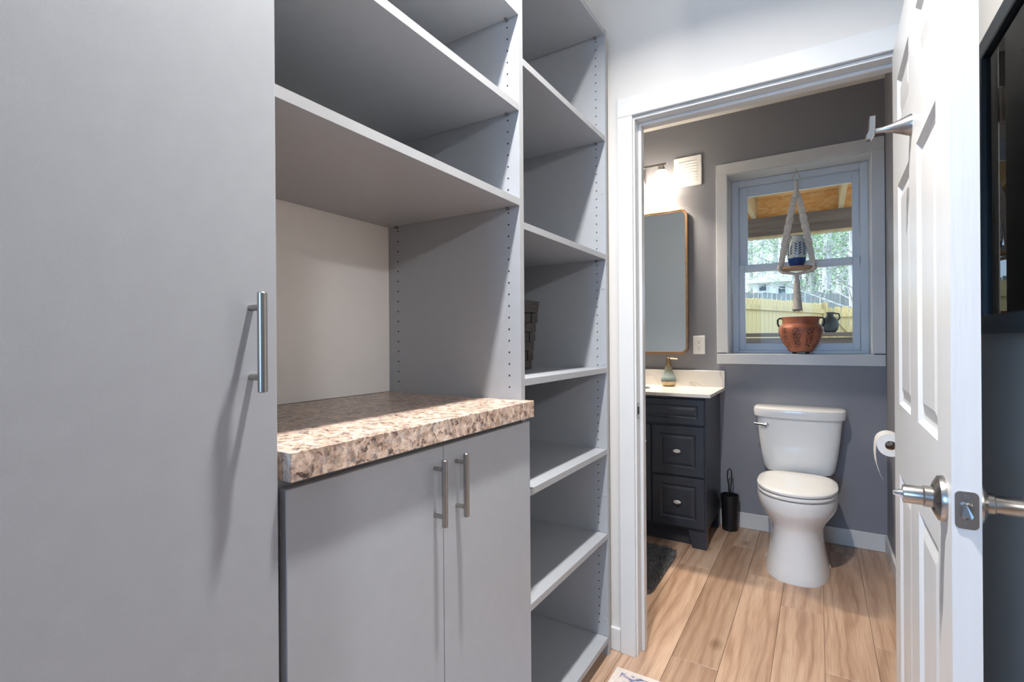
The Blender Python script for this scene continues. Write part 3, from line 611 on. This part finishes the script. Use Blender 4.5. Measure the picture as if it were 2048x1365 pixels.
# toilet
TX = -0.106
to = thing('toilet', 'white two-piece toilet with closed lid under the window', 'toilet', (TX, 3.12, 0))
rings = [egg(TX, 3.05, z, wd, af, ab, n, nb) for z, wd, af, ab, n, nb in (
    (0.0, 0.148, 0.262, 0.26, 2.5, 3.0), (0.012, 0.148, 0.262, 0.26, 2.5, 3.0), (0.05, 0.140, 0.252, 0.26, 2.5, 3.0), (0.12, 0.128, 0.234, 0.25, 2.5, 3.0), (0.19, 0.120, 0.222, 0.25, 2.4, 3.0),
    (0.235, 0.122, 0.218, 0.255, 2.3, 3.0), (0.265, 0.135, 0.226, 0.27, 2.2, 3.2), (0.30, 0.158, 0.244, 0.30, 2.2, 3.4), (0.325, 0.174, 0.258, 0.33, 2.2, 3.6), (0.345, 0.182, 0.265, 0.35, 2.2, 3.8), (0.385, 0.186, 0.269, 0.37, 2.2, 4), (0.400, 0.183, 0.266, 0.37, 2.2, 4), (0.404, 0.176, 0.258, 0.365, 2.2, 4))]
MB().loft(rings).build('bowl', 'ceramic', to, smooth=True)
def seat(z0, z1, w0, a0, b0, dome=0.0):
    return MB().loft([egg(TX, 3.03, z0, w0 - 0.004, a0 - 0.004, b0 - 0.004, 2.15, 3.4), egg(TX, 3.03, z0 + 0.003, w0, a0, b0, 2.15, 3.4), egg(TX, 3.03, z1 - 0.006, w0, a0, b0, 2.15, 3.4), egg(TX, 3.03, z1 - 0.001, w0 - 0.006, a0 - 0.006, b0 - 0.006, 2.15, 3.4), egg(TX, 3.03, z1 + dome, (w0 - 0.03), a0 - 0.03, b0 - 0.03, 2.15, 3.4), egg(TX, 3.03, z1 + dome * 1.3, w0 * .4, a0 * .4, b0 * .4, 2.15, 3.0)])
seat(0.4095, 0.426, 0.184, 0.252, 0.205).build('seat', 'seat_plastic', to, smooth=True)
ld = seat(0.431, 0.449, 0.186, 0.250, 0.222, 0.004).build('lid', 'seat_plastic', to, smooth=True)
for s_ in (-1, 1): MB().lathe([(0.011, TX + s_ * 0.075 - 0.022), (0.011, TX + s_ * 0.075 + 0.022)], (0, 3.262, 0.420), 'X', 16).build('hinge_cap', 'seat_plastic', ld, smooth=True)
MB().loft([egg(TX, 3.372, z, wd, af, ab, n, 7) for z, wd, af, ab, n in ((0.424, 0.140, 0.060, 0.07, 4), (0.432, 0.165, 0.080, 0.09, 4), (0.455, 0.181, 0.090, 0.096, 3.6), (0.52, 0.193, 0.096, 0.098, 3.4), (0.62, 0.206, 0.101, 0.099, 3.4), (0.745, 0.218, 0.104, 0.099, 3.4))]).build('tank', 'ceramic', to, smooth=True)
MB().loft([egg(TX, 3.372, z, wd, af, ab, n, 8) for z, wd, af, ab, n in ((0.7455, 0.226, 0.116, 0.101, 3.0), (0.750, 0.233, 0.121, 0.103, 3.0), (0.785, 0.236, 0.124, 0.104, 3.0), (0.796, 0.233, 0.121, 0.102, 3.0), (0.801, 0.222, 0.108, 0.095, 3.0))]).build('tank_lid', 'ceramic', to, smooth=True)
fv = MB().lathe([(0.0125, 3.293), (0.0125, 3.276), (0.009, 3.272)], (TX - 0.158, 0, 0.700), 'Y', 24).build('flush_lever', 'chrome', to, smooth=True)
MB().tube([(TX - 0.158, 3.268, 0.700), (TX - 0.185, 3.272, 0.702), (TX - 0.225, 3.292, 0.703)], [0.010, 0.006, 0.006], 12).build('lever_arm', 'chrome', fv, smooth=True)
MB().lathe([(0.008, 0.396), (0.008, 0.424)], (TX - 0.125, 3.33, 0), 'Z', 14).build('tank_bolt', 'gold', to, smooth=True)
for s_ in (-1, 1): MB().lathe([(0.017, 0.0), (0.017, 0.010), (0.010, 0.020)], (TX + s_ * 0.136, 3.10, 0), 'Z', 18).build('bolt_cap', 'ceramic', to, smooth=True)

# toilet brush
bx, by = -0.487, 3.405
tb = thing('toilet_brush', 'black toilet brush in a tapered black holder by the vanity', 'toilet brush', (bx, by, 0))
MB().lathe([(0.042, 0.0), (0.046, 0.004), (0.053, 0.215), (0.0535, 0.222), (0.050, 0.222), (0.046, 0.19)], (bx, by, 0), 'Z', 36, True, True).build('holder', 'black_plastic', tb, smooth=True)
pts = [(bx - 0.004, by, 0.19), (bx - 0.006, by, 0.27), (bx - 0.013, by, 0.33), (bx - 0.011, by, 0.372), (bx, by, 0.386), (bx + 0.011, by, 0.372), (bx + 0.013, by, 0.33), (bx + 0.006, by, 0.27), (bx + 0.004, by, 0.19)]
MB().tube(pts, 0.0036, 10).build('loop_handle', 'black_plastic', tb, smooth=True)

# toilet paper and holder
px_, py_, pz_ = 0.238, 2.45, 0.782
th = thing('paper_holder', 'chrome toilet paper holder on the bathroom side wall', 'paper holder', (XR, 2.50, pz_))
MB().lathe([(0.024, XR - 0.0005), (0.024, XR - 0.006), (0.010, XR - 0.012)], (0, 2.585, pz_ + 0.012), 'X', 24).build('wall_plate', 'chrome', th, smooth=True)
MB().tube([(XR - 0.010, 2.585, pz_ + 0.012), (px_ + 0.03, 2.585, pz_ + 0.012), (px_ + 0.004, 2.580, pz_ + 0.012), (px_, 2.56, pz_ + 0.012), (px_, 2.435, pz_ + 0.012)], 0.0055, 12).build('arm', 'chrome', th, smooth=True)
rl = thing('toilet_roll', 'white toilet paper roll with a loose sheet hanging down', 'toilet roll', (px_, 2.50, pz_ - 0.05))
RO, RI = 0.044, 0.0185
MB().loft([[(px_ + r * math.cos(a), y, pz_ + r * math.sin(a)) for a in [2 * PI * i / 40 for i in range(40)]] for r, y in ((RI, py_), (RO, py_), (RO, py_ + 0.10), (RI, py_ + 0.10), (RI, py_))], False, False).build('roll', 'paper', rl, smooth=True)
pr = [(px_ - RO * math.cos(a) - 0.0012, pz_ + RO * math.sin(a) + 0.0012) for a in [PI / 2 * k / 6 for k in range(6, 0, -1)]] + [(px_ - RO - 0.003, pz_ - 0.01), (px_ - RO - 0.004, pz_ - 0.04), (px_ - RO - 0.001, pz_ - 0.075), (px_ - RO + 0.009, pz_ - 0.115), (px_ - RO + 0.020, pz_ - 0.142)]
m = MB(); m.loft([[(x, py_ + 0.002, z), (x + 0.0008, py_ + 0.002, z - 0.0004), (x + 0.0008, py_ + 0.098, z - 0.0004), (x, py_ + 0.098, z)] for x, z in pr]); m.build('loose_sheet', 'paper', rl, smooth=True)
MB().loft([[(px_ + r * math.cos(a), y, pz_ + r * math.sin(a)) for a in [2 * PI * i / 32 for i in range(32)]] for r, y in ((RI - 0.0002, py_ + 0.001), (RI - 0.0012, py_ + 0.001), (RI - 0.0012, py_ + 0.099), (RI - 0.0002, py_ + 0.099))], False, False).build('cardboard_core', 'tray_wood', rl)

# bath mat with pile
bm_ = thing('bath_mat', 'charcoal shaggy bath mat on the floor before the vanity', 'bath mat', (-1.0, 2.6, 0))
out = rrect(-1.36, -0.682, 2.325, 2.878, 0.055, 6)
MB().loft([[(x, y, z) for x, y in out] for z in (0.001, 0.010)]).build('backing', 'mat_pile', bm_)
def pile():
    rnd = random.Random(3); m = MB()
    def inside(x, y):
        r = 0.055; qx = max(abs(x + 1.021) - 0.339 + r, 0); qy = max(abs(y - 2.6015) - 0.2765 + r, 0); return math.hypot(qx, qy) < r
    step = 0.0075; x = -1.36
    while x < -0.68:
        y = 2.325
        while y < 2.88:
            X, Y = x + rnd.uniform(-.004, .004), y + rnd.uniform(-.004, .004)
            if inside(X, Y) and X > -1.0:
                h = rnd.uniform(0.016, 0.026); lx, ly = rnd.uniform(-.009, .009), rnd.uniform(-.009, .009); r = 0.0036
                m.add([(X - r, Y - r, 0.008), (X + r, Y - r, 0.008), (X, Y + r, 0.008), (X + lx - r * .5, Y + ly, 0.008 + h), (X + lx + r * .5, Y + ly, 0.008 + h)], [(0, 1, 4, 3), (1, 2, 4), (2, 0, 3), (2, 3, 4)])
            y += step
        x += step
    o = m.build('pile', 'mat_pile', bm_); o['kind'] = 'stuff'
pile()
MB().loft([[(x, y, z) for x, y in rrect(-1.36, -0.99, 2.325, 2.878, 0.055, 6)] for z in (0.0102, 0.026)]).build('flat_pile', 'mat_pile', bm_)

# hall rug
rg = thing('hall_rug', 'patterned beige and blue rug on the hall floor', 'rug', (-0.33, 1.0, 0))
box('field', -0.612, -0.060, 0.25, 1.728, 0.0005, 0.0075, 'rug_weave', rg)
MB().box(-0.636, -0.612, 0.23, 1.750, 0.0005, 0.008).box(-0.060, -0.036, 0.23, 1.750, 0.0005, 0.008).box(-0.612, -0.060, 1.728, 1.750, 0.0005, 0.008).box(-0.612, -0.060, 0.23, 0.25, 0.0005, 0.008).build('border', 'rug_border', rg)

# ------------------------------------------------ window sill pot
cx, cy, cz = -0.096, 3.545, WZ0
po = thing('copper_pot', 'hammered copper pot with two handles on the window sill', 'pot', (cx, cy, cz))
body = MB().lathe([(0.050, 0.012), (0.062, 0.016), (0.072, 0.032), (0.100, 0.075), (0.117, 0.120), (0.122, 0.148), (0.119, 0.165), (0.108, 0.178), (0.100, 0.186), (0.099, 0.196), (0.101, 0.222), (0.104, 0.226), (0.100, 0.228), (0.095, 0.222), (0.094, 0.19), (0.105, 0.15), (0.06, 0.03), (0.01, 0.02)], (0, 0, 0), 'Z', 64, True, True).build('body', 'copper_banded', None, smooth=True)
body.location = (cx, cy, cz); adopt(body, po)
for s_ in (-1, 1):
    MB().tube([(cx + s_ * 0.096, cy, cz + 0.219), (cx + s_ * 0.113, cy, cz + 0.222), (cx + s_ * 0.124, cy, cz + 0.212), (cx + s_ * 0.124, cy, cz + 0.185), (cx + s_ * 0.115, cy, cz + 0.168)], 0.0055, 10).build('handle', 'black_metal', po, smooth=True)
for k in range(4):
    a = PI / 4 + k * PI / 2
    MB().lathe([(0.009, cz + 0.0003), (0.011, cz + 0.008), (0.008, cz + 0.016)], (cx + 0.05 * math.cos(a), cy + 0.05 * math.sin(a), 0), 'Z', 12).build('foot', 'black_metal', po, smooth=True)

# ------------------------------------------------ macrame hanger and vase
hx_, hy_ = -0.113, 3.530
mh = thing('macrame_hanger', 'cream macrame plant hanger with a round tray in the window', 'plant hanger', (hx_, hy_, 2.26))
MB().tube([(hx_, hy_, 2.2675), (hx_, hy_, 2.245), (hx_ + 0.007, hy_, 2.234), (hx_ + 0.004, hy_, 2.222), (hx_ - 0.004, hy_, 2.222)], 0.0018, 8).build('hook', 'chrome', mh, smooth=True)
MB().tube([(hx_ + 0.018 * math.sin(a), hy_, 2.200 + 0.024 * math.cos(a)) for a in [2 * PI * i / 24 for i in range(24)]], 0.003, 8, True).build('ring', 'rope', mh, smooth=True)
MB().tube([(hx_, hy_, 2.182), (hx_, hy_, 2.165), (hx_, hy_, 2.135), (hx_, hy_, 2.10), (hx_, hy_, 2.075)], [0.009, 0.010, 0.009, 0.018, 0.024], 12).build('wrapped_knot', 'rope', mh, smooth=True)
for s_ in (-1, 1):
    for dy in (-1, 1):
        A = Vector((hx_ + s_ * 0.010, hy_ + dy * 0.004, 2.095)); B = Vector((hx_ + s_ * 0.090, hy_ + dy * 0.045, 1.645))
        n = 18; w0 = 0.0175; rg_ = []
        side = Vector((0.97, 0, 0.18 * s_)).normalized()
        for i in range(n + 1):
            q = i / n; p = A.lerp(B, q); wd = w0 * (0.75 + 0.35 * math.sin(PI * min(1, q * 1.1))) * (1 + 0.10 * (-1) ** i)
            th_ = Vector((0, 0.0035, 0))
            rg_.append([tuple(p - side * wd), tuple(p - th_), tuple(p + side * wd), tuple(p + th_)])
        MB().loft(rg_).build('strap', 'rope', mh, smooth=True)
MB().lathe([(0.090, 1.634), (0.092, 1.636), (0.092, 1.645), (0.090, 1.647)], (hx_, hy_, 0), 'Z', 48).build('tray', 'tray_wood', mh, smooth=True)
for s_ in (-1, 1):
    for dy in (-1, 1):
        MB().tube([(hx_ + s_ * 0.092, hy_ + dy * 0.045, 1.66), (hx_ + s_ * 0.096, hy_ + dy * 0.047, 1.640), (hx_ + s_ * 0.078, hy_ + dy * 0.03, 1.622), (hx_ + s_ * 0.02, hy_ + dy * 0.008, 1.609), (hx_, hy_, 1.605)], [0.010, 0.010, 0.009, 0.008, 0.008], 10).build('cradle_cord', 'rope', mh, smooth=True)
MB().lathe([(0.012, 1.612), (0.013, 1.59), (0.010, 1.575), (0.016, 1.55), (0.020, 1.48), (0.024, 1.41), (0.030, 1.388), (0.026, 1.384)], (hx_, hy_, 0), 'Z', 20).build('gathering_knot', 'rope', mh, smooth=True)
fr_ = MB(); rnd = random.Random(8)
for i in range(46):
    a = rnd.uniform(0, 2 * PI); r = rnd.uniform(0.006, 0.020)
    fr_.tube([(hx_ + 0.7 * r * math.cos(a), hy_ + .7 * r * math.sin(a), 1.57), (hx_ + r * math.cos(a), hy_ + r * math.sin(a), 1.47), (hx_ + 1.5 * r * math.cos(a), hy_ + 1.5 * r * math.sin(a), 1.38 - rnd.uniform(0, .008))], 0.0016, 5)
o = fr_.build('fringe', 'rope', mh); o['kind'] = 'stuff'
vs = thing('vase', 'white vase with blue leaf pattern and blue base in the hanging tray', 'vase', (hx_, hy_, 1.6475))
vprof = [(0.030, 0.0), (0.036, 0.003), (0.046, 0.030), (0.052, 0.062), (0.055, 0.100), (0.052, 0.140), (0.044, 0.166), (0.036, 0.178), (0.034, 0.184), (0.036, 0.190), (0.033, 0.191), (0.031, 0.184), (0.04, 0.16), (0.04, 0.03), (0.01, 0.01)]
b_ = MB().lathe(vprof, (0, 0, 0), 'Z', 48).build('body', 'vase_glaze', None, smooth=True); b_.location = (hx_, hy_, 1.6475); adopt(b_, vs)
MB().lathe([(0.0335, 0.1905), (0.0362, 0.190), (0.0366, 0.193), (0.0335, 0.1935)], (hx_, hy_, 1.6475), 'Z', 40, False, False).build('rim', 'vase_blue', vs, smooth=True)
def vr(z):
    for (r0, z0), (r1, z1) in zip(vprof[:9], vprof[1:9]):
        if z0 <= z <= z1: return r0 + (r1 - r0) * (z - z0) / (z1 - z0)
    return 0.05
def leafmark(a0, z0, da, dz, wz):
    m = MB(); n = 6; L = []; R_ = []
    for i in range(n + 1):
        q = i / n; a = a0 + da * q; z = z0 + dz * q; h = wz * math.sin(PI * max(0.03, min(0.97, q)))
        for lst, s_ in ((L, -1), (R_, 1)):
            zz = z + s_ * h; r = vr(zz) + 0.0007; lst.append((hx_ + r * math.cos(a), hy_ + r * math.sin(a), 1.6475 + zz))
    m.add(L + R_, [(i, i + 1, n + 2 + i, n + 1 + i) for i in range(n)])
    m.build('leaf_mark', 'vase_blue', vs)
for k in range(7):
    ac = -PI / 2 - YAW * 0 + 0.14 + k * 2 * PI / 7
    leafmark(ac - 0.03, 0.150, 0.06, 0.0, 0.008)
    for i in range(5):
        z = 0.068 + i * 0.0155
        for s_ in (-1, 1): leafmark(ac + s_ * 0.05, z + (0.004 if s_ > 0 else 0), s_ * 0.32, 0.015, 0.0050)

# ------------------------------------------------ framed print on hall right wall
fp = thing('framed_print', 'dark wood framed print under glass on the wall behind the door', 'picture', (XH, 1.29, 1.214))
XF = 0.3155; XG = 0.3245
y0, y1, z0, z1 = 1.03, 1.560, 1.214, 1.876; fw = 0.039
for nm, a in (('frame_rail', (y0, y1, z1 - fw, z1)), ('frame_rail', (y0, y1, z0, z0 + fw)), ('frame_stile', (y0, y0 + fw, z0 + fw, z1 - fw)), ('frame_stile', (y1 - fw, y1, z0 + fw, z1 - fw))):
    MB().box(XF, XH - 0.0006, *a).build(nm, 'frame_grey_wood', fp, bevel=0.0015)
iy0, iy1, iz0, iz1 = y0 + fw, y1 - fw, z0 + fw, z1 - fw
MB().box(XF + 0.001, XG + 0.004, iy1 - 0.002, iy1 - 0.0001, iz0, iz1).box(XF + 0.001, XG + 0.004, iy0 + 0.0001, iy0 + 0.002, iz0, iz1).box(XF + 0.001, XG + 0.004, iy0 + .002, iy1 - .002, iz1 - 0.002, iz1 - 0.0001).box(XF + 0.001, XG + 0.004, iy0 + .002, iy1 - .002, iz0 + 0.0001, iz0 + 0.002).build('liner', 'black_metal', fp)
sh = box('print_sheet', XG + 0.0045, XG + 0.0075, iy0, iy1, iz0, iz1, 'print_teal', fp)
def flat(name, mat, pts, dx):
    MB().loft([[(XG + 0.0045 - dx + e, y, z) for y, z in pts] for e in (0, 0.0003)]).build(name, mat, sh)
bw = 0.018
flat('print_field', 'print_mint', [(iy0 + bw, iz0 + bw), (iy1 - bw, iz0 + bw), (iy1 - bw, iz1 - bw), (iy0 + bw, iz1 - bw)], 0.0006)
ell = lambda cy_, cz_, a, b_, n=40: [(cy_ + a * math.cos(2 * PI * i / n), cz_ + b_ * math.sin(2 * PI * i / n)) for i in range(n)]
flat('print_pool', 'print_blue', [(iy0 + bw, iz0 + 0.04), (1.47, iz0 + 0.05), (1.44, 1.42), (1.30, 1.47), (iy0 + bw, 1.52)], 0.0009)
flat('print_ring', 'print_pale', ell(1.355, 1.60, 0.115, 0.158), 0.0012)
flat('print_shape', 'print_grey', ell(1.355, 1.585, 0.100, 0.138), 0.0015)
flat('print_highlight', 'print_pale', [(1.385, 1.655), (1.42, 1.675), (1.445, 1.66), (1.44, 1.60), (1.43, 1.55), (1.415, 1.52), (1.41, 1.58), (1.425, 1.61)], 0.0018)
flat('print_highlight', 'print_pale', [(1.40, 1.482), (1.445, 1.465), (1.45, 1.495), (1.425, 1.503)], 0.0018)
box('glass', XG, XG + 0.002, iy0, iy1, iz0, iz1, 'picture_glass', fp)

# ================================================================== LIGHT FIXTURES
ra = thing('recessed_light', 'round recessed ceiling light above the countertop', 'ceiling light', (-0.41, 0.76, ZC))
MB().lathe([(0.056, ZC - 0.0005), (0.085, ZC - 0.0005), (0.085, ZC - 0.004), (0.060, ZC - 0.007), (0.056, ZC - 0.004)], (-0.41, 0.76, 0), 'Z', 40, False, False).build('trim_ring', 'plastic_white', ra, smooth=True)
MB().lathe([(0.057, ZC - 0.0005), (0.057, ZC - 0.003)], (-0.41, 0.76, 0), 'Z', 40).build('diffuser', 'lamp_diffuser', ra)
l = bpy.data.lights.new('recessed_lamp', 'AREA'); l.shape = 'DISK'; l.size = 0.085; l.spread = math.radians(131); l.energy = POWER_A; l.color = (1.0, 0.975, 0.95)
o = bpy.data.objects.new('recessed_lamp', l); C.objects.link(o); o.location = (-0.41, 0.76, ZC - 0.010); adopt(o, ra)
BX, BY, BZ = 2.25, -1.3, 2.44
rb = thing('flush_light', 'round frosted flush ceiling light in the adjoining room', 'ceiling light', (BX, BY, ZC))
MB().lathe([(0.09, ZC - 0.0005), (0.09, ZC - 0.03), (0.06, ZC - 0.035)], (BX, BY, 0), 'Z', 32).build('canopy', 'nickel', rb, smooth=True)
MB().lathe([(0.055, ZC - 0.036), (0.14, ZC - 0.28), (0.15, ZC - 0.30), (0.13, ZC - 0.34), (0.04, ZC - 0.36)], (BX, BY, 0), 'Z', 32).build('diffuser', 'lamp_diffuser', rb, smooth=True)
l = bpy.data.lights.new('flush_lamp', 'POINT'); l.shadow_soft_size = 0.06; l.energy = POWER_B; l.color = (0.95, 0.97, 1.0)
o = bpy.data.objects.new('flush_lamp', l); C.objects.link(o); o.location = (BX, BY, BZ - 0.02); adopt(o, rb)

# ================================================================== OUTSIDE
def ground():
    m = MB(); xs = [-30, -12, -5, -1, 1, 5, 12, 30]; ys = [3.72, 6, 9, 13, 20, 30, 60, 110]
    hz_ = {3.72: -0.2, 6: -0.1, 9: 0.1, 13: 0.25, 20: 1.0, 30: 1.9, 60: 3.0, 110: 5.0}
    vs_ = [(x, y, hz_[y]) for y in ys for x in xs]; n = len(xs)
    m.add(vs_, [(i * n + k, i * n + k + 1, (i + 1) * n + k + 1, (i + 1) * n + k) for i in range(len(ys) - 1) for k in range(n - 1)])
    struct(m.build('ground', 'ground_leaf'))
ground()
struct(box('bounce_slab', -4, 4, 3.721, 5.6, -0.4, -0.05, 'bounce_slab_pale'))  # unseen pale slab added to bounce light up onto the strand board
# porch roof framing outside the window
pf = thing('porch_roof', 'unfinished porch roof with strand board, joists and a dark beam', 'porch', (0, 5.2, 2.16))
box('sheathing', -4, 4, 3.73, 5.75, 2.535, 2.547, 'strand_board', pf)
box('roof_deck', -4, 4, 3.73, 5.75, 2.5475, 2.60, 'old_wood', pf)
box('beam', -4, 4, 5.20, 5.29, 2.170, 2.344, 'old_wood', pf)
box('beam_strip', -4, 4, 5.20, 5.29, 2.155, 2.1695, 'joist_wood', pf)
for k in range(-4, 6):
    x = -0.515 + k * 0.685
    box('joist', x - 0.019, x + 0.019, 3.74, 5.70, 2.3445, 2.5345, 'joist_wood', pf)
for k in range(-4, 5):
    x = -0.515 + k * 0.685
    box('blocking', x + 0.020, x + 0.665, 5.27, 5.29, 2.3445, 2.5345, 'strand_board', pf)
for k in range(-4, 6):
    x = -0.515 + k * 0.685 + (0.19 if k % 2 else 0.24)
    box('nail', x - 0.002, x + 0.002, 4.7, 4.704, 2.49, 2.5345, 'black_metal', pf)
for x in (-2.6, 1.9): box('post', x, x + 0.09, 5.20, 5.29, -0.15, 2.155, 'old_wood', pf)
pl = thing('porch_rail', 'dark weathered porch rail of two boards below the window', 'railing', (0, 5.25, 1.0))
box('top_board', -2.5, 1.89, 5.19, 5.30, 1.226, 1.262, 'old_wood', pl)
box('side_board', -2.5, 1.89, 5.22, 5.26, 1.02, 1.216, 'old_wood', pl)
for x in (-2.4, -1.1, 0.3, 1.75): box('baluster', x, x + 0.04, 5.225, 5.262, -0.12, 1.2255, 'old_wood', pl)
jg = thing('jug', 'dark glazed round jug standing on the porch rail', 'jug', (0.085, 5.245, 1.262))
MB().lathe([(0.040, 1.2625), (0.058, 1.285), (0.068, 1.33), (0.060, 1.375), (0.034, 1.40), (0.026, 1.41), (0.026, 1.43), (0.033, 1.44), (0.028, 1.44)], (0.085, 5.245, 0), 'Z', 32).build('body', 'jug_dark', jg, smooth=True)
MB().tube([(0.112, 5.245, 1.432), (0.150, 5.245, 1.425), (0.158, 5.245, 1.39), (0.138, 5.245, 1.36)], 0.007, 10).build('handle', 'jug_dark', jg, smooth=True)
# picket fence
fe = thing('picket_fence', 'new pale wood fence of dog-eared pickets across the yard', 'fence', (0, 12, 0))
A = Vector((-2.6, 6.6, 0)); B = Vector((0.12, 13.0, 0)); Dv = Vector((6.5, 13.2, 0))
def run(P, Q, zt):
    d = (Q - P); L = d.length; u = d / L; n_ = Vector((u.y, -u.x, 0)); rz = math.atan2(u.y, u.x); k = int(L / 0.146)
    for i in range(k):
        c = P + u * (0.073 + i * 0.146); h = zt + random.uniform(-0.012, 0.012)
        me = MB().loft([[(a, y, z) for a, z in ((-0.069, 0.0), (0.069, 0.0), (0.069, h - 0.035), (0.038, h), (-0.038, h), (-0.069, h - 0.035))] for y in (-0.008, 0.008)])
        o = me.build('picket', 'fence_wood'); o.location = c; o.rotation_euler = (0, 0, rz); adopt(o, fe)
    for z in (0.35, 1.05, zt - 0.22):
        o = MB().box(0, L, -0.048, -0.010, z, z + 0.088).build('rail', 'fence_wood'); o.location = P; o.rotation_euler = (0, 0, rz); adopt(o, fe)
    return rz
run(A, B, 1.98); run(B, Dv, 1.90)
o = MB().box(-0.05, 0.05, -0.15, -0.05, 0, 2.0).build('post', 'fence_wood'); o.location = B; adopt(o, fe)
o = MB().loft([[(x, -0.05, z) for x, z in ((0.25, 1.55), (0.36, 1.55), (1.15, 0.45), (1.04, 0.45))], [(x, -0.012, z) for x, z in ((0.25, 1.55), (0.36, 1.55), (1.15, 0.45), (1.04, 0.45))]]).build('brace', 'fence_wood'); o.location = B; adopt(o, fe)
# old grey fence on the rise
def old_fence():
    m = MB(); n = 90
    for i in range(n):
        x = -7 + i * 0.15; y = 20 + 0.10 * i * 0.15; z = 3.15 - 0.045 * i * 0.15 + random.uniform(-.03, .03)
        m.box(x, x + 0.135, y, y + 0.02, 0.8, z)
    o = m.build('old_fence', 'grey_fence'); tag(o, 'old grey board fence behind the pale picket fence', 'fence')
old_fence()
# houses
def house(name, label, x0, x1, y0, zb, zw, zr_, win):
    h = thing(name, label, 'house', ((x0 + x1) / 2, y0, zb - 2))
    y1 = y0 + 6
    box('walls', x0, x1, y0, y1, zb - 2, zw, 'siding', h)
    MB().loft([[(x0 - .3, y, zw), (x1 + .3, y, zw), (x1 + .3, y, zw + 0.15), ((x0 + x1) / 2, y, zr_), (x0 - .3, y, zw + 0.15)] for y in (y0 - 0.4, y1 + .4)]).build('roof', 'roof_pale', h)
    for (a, b2, c, d2) in win:
        f = MB().box(a - .1, b2 + .1, y0 - 0.06, y0 - 0.001, c - .1, d2 + .1).build('window', 'trim_white', h)
        box('pane', a, b2, y0 - 0.075, y0 - 0.0605, c, d2, 'dark_glass', f)
house('house', 'white house with a low pale gable roof beyond the fences', -2.95, -0.9, 29, 2.2, 4.12, 4.55, [(-2.64, -2.32, 3.74, 4.04), (-1.75, -1.45, 3.45, 3.9)])
house('house', 'small pale house far behind the trees, partly out of sight', 2.5, 6.5, 46, 3.4, 5.0, 6.0, [(3.0, 3.6, 4.0, 4.7)])
# trees
def tree(x, y, zb, H, r, leafy, label, seed):
    rnd = random.Random(seed); t_ = thing('tree', label, 'tree', (x, y, zb), 'trees behind the fences')
    m = MB(); pts = [Vector((x + rnd.uniform(-.02, .02) * H * q, y, zb + H * q)) for q in (0, .2, .4, .6, .8, 1)]
    m.tube(pts, [r, r * .9, r * .75, r * .55, r * .35, r * .1], 8); m.build('trunk', 'bark_hazed', t_, smooth=True)
    bm2 = MB(); tips = []
    for i in range(46):
        q = rnd.uniform(0.10, 0.98); p = Vector((x, y, zb + H * q)); a = rnd.uniform(0, 2 * PI); L = H * rnd.uniform(.07, .18) * (1.15 - q * .7)
        d = Vector((math.cos(a), math.sin(a), rnd.uniform(-.1, .6))); e = p + d * L; mid = p.lerp(e, .5) + Vector((0, 0, rnd.uniform(-.05, .1) * L))
        bm2.tube([p, mid, e], [r * .18, r * .11, r * .03], 5); tips += [mid, e]
        for k in range(4):
            s_ = p.lerp(e, rnd.uniform(.4, .95)); d2 = Vector((rnd.uniform(-1, 1), rnd.uniform(-1, 1), rnd.uniform(-.2, .8))); bm2.tube([s_, s_ + d2 * L * .35], [r * .05, r * .015], 4); tips.append(s_ + d2 * L * .3)
    bm2.build('branches', 'bark_hazed', t_)
    fm = MB()
    for p in tips:
        for k in range(leafy * 3):
            c = p + Vector((rnd.gauss(0, .35), rnd.gauss(0, .35), rnd.gauss(0, .3))); s_ = rnd.uniform(.03, .075)
            u = Vector((rnd.uniform(-1, 1), rnd.uniform(-1, 1), rnd.uniform(-1, 1))).normalized(); v = u.cross(Vector((rnd.uniform(-1, 1), rnd.uniform(-1, 1), rnd.uniform(-1, 1)))).normalized()
            fm.add([c - u * s_, c + v * s_ * .5, c + u * s_, c - v * s_ * .5], [(0, 1, 2, 3)])
    if leafy:
        o = fm.build('foliage', 'leaf_green' if leafy > 7 else 'leaf_hazed', t_); o['kind'] = 'stuff'
specs = [
    (40, -.125, 2.0, 15, .20, 5, 'slim tree with thin hazy leaves at the back corner of the white house'),
    (38, -.085, 2.0, 14, .15, 4, 'slender grey tree standing straight behind the white house'),
    (25, -.030, 1.5, 16, .20, 10, 'leafy green tree beside the gable end of the white house'),
    (25, -.012, 1.5, 15, .22, 4, 'stout grey-barked tree rising behind the hanging vase'),
    (23, .012, 1.3, 14, .18, 9, 'green leafy tree behind the corner post of the picket fence'),
    (28, .036, 1.8, 16, .20, 5, 'hazy-leaved tree beyond the dark jug on the rail'),
    (17, .050, 0.8, 14, .12, 0, 'bare dark trunk rising just behind the picket fence'),
    (44, -.105, 2.4, 16, .22, 10, 'green tree half hidden by the white house roof'),
    (48, -.065, 2.8, 18, .25, 6, 'tall distant tree towering over the white house'),
    (44, -.005, 2.5, 18, .26, 8, 'tall distant green tree midway between the two houses'),
    (36, .050, 2.1, 17, .24, 6, 'hazy tree standing before the small far house'),
    (55, -.035, 3.0, 20, .30, 6, 'farthest hazy tree between the two houses'),
    (60, .022, 3.0, 20, .30, 6, 'far thin-leaved tree beside the small far house'),
    (30, .075, 1.9, 15, .22, 8, 'green tree beyond the braced part of the fence')]
for i, (y, q, zb, H, r, lf, lb) in enumerate(specs): tree(q * y, y, zb - .3, H, r, lf, lb, 40 + i)
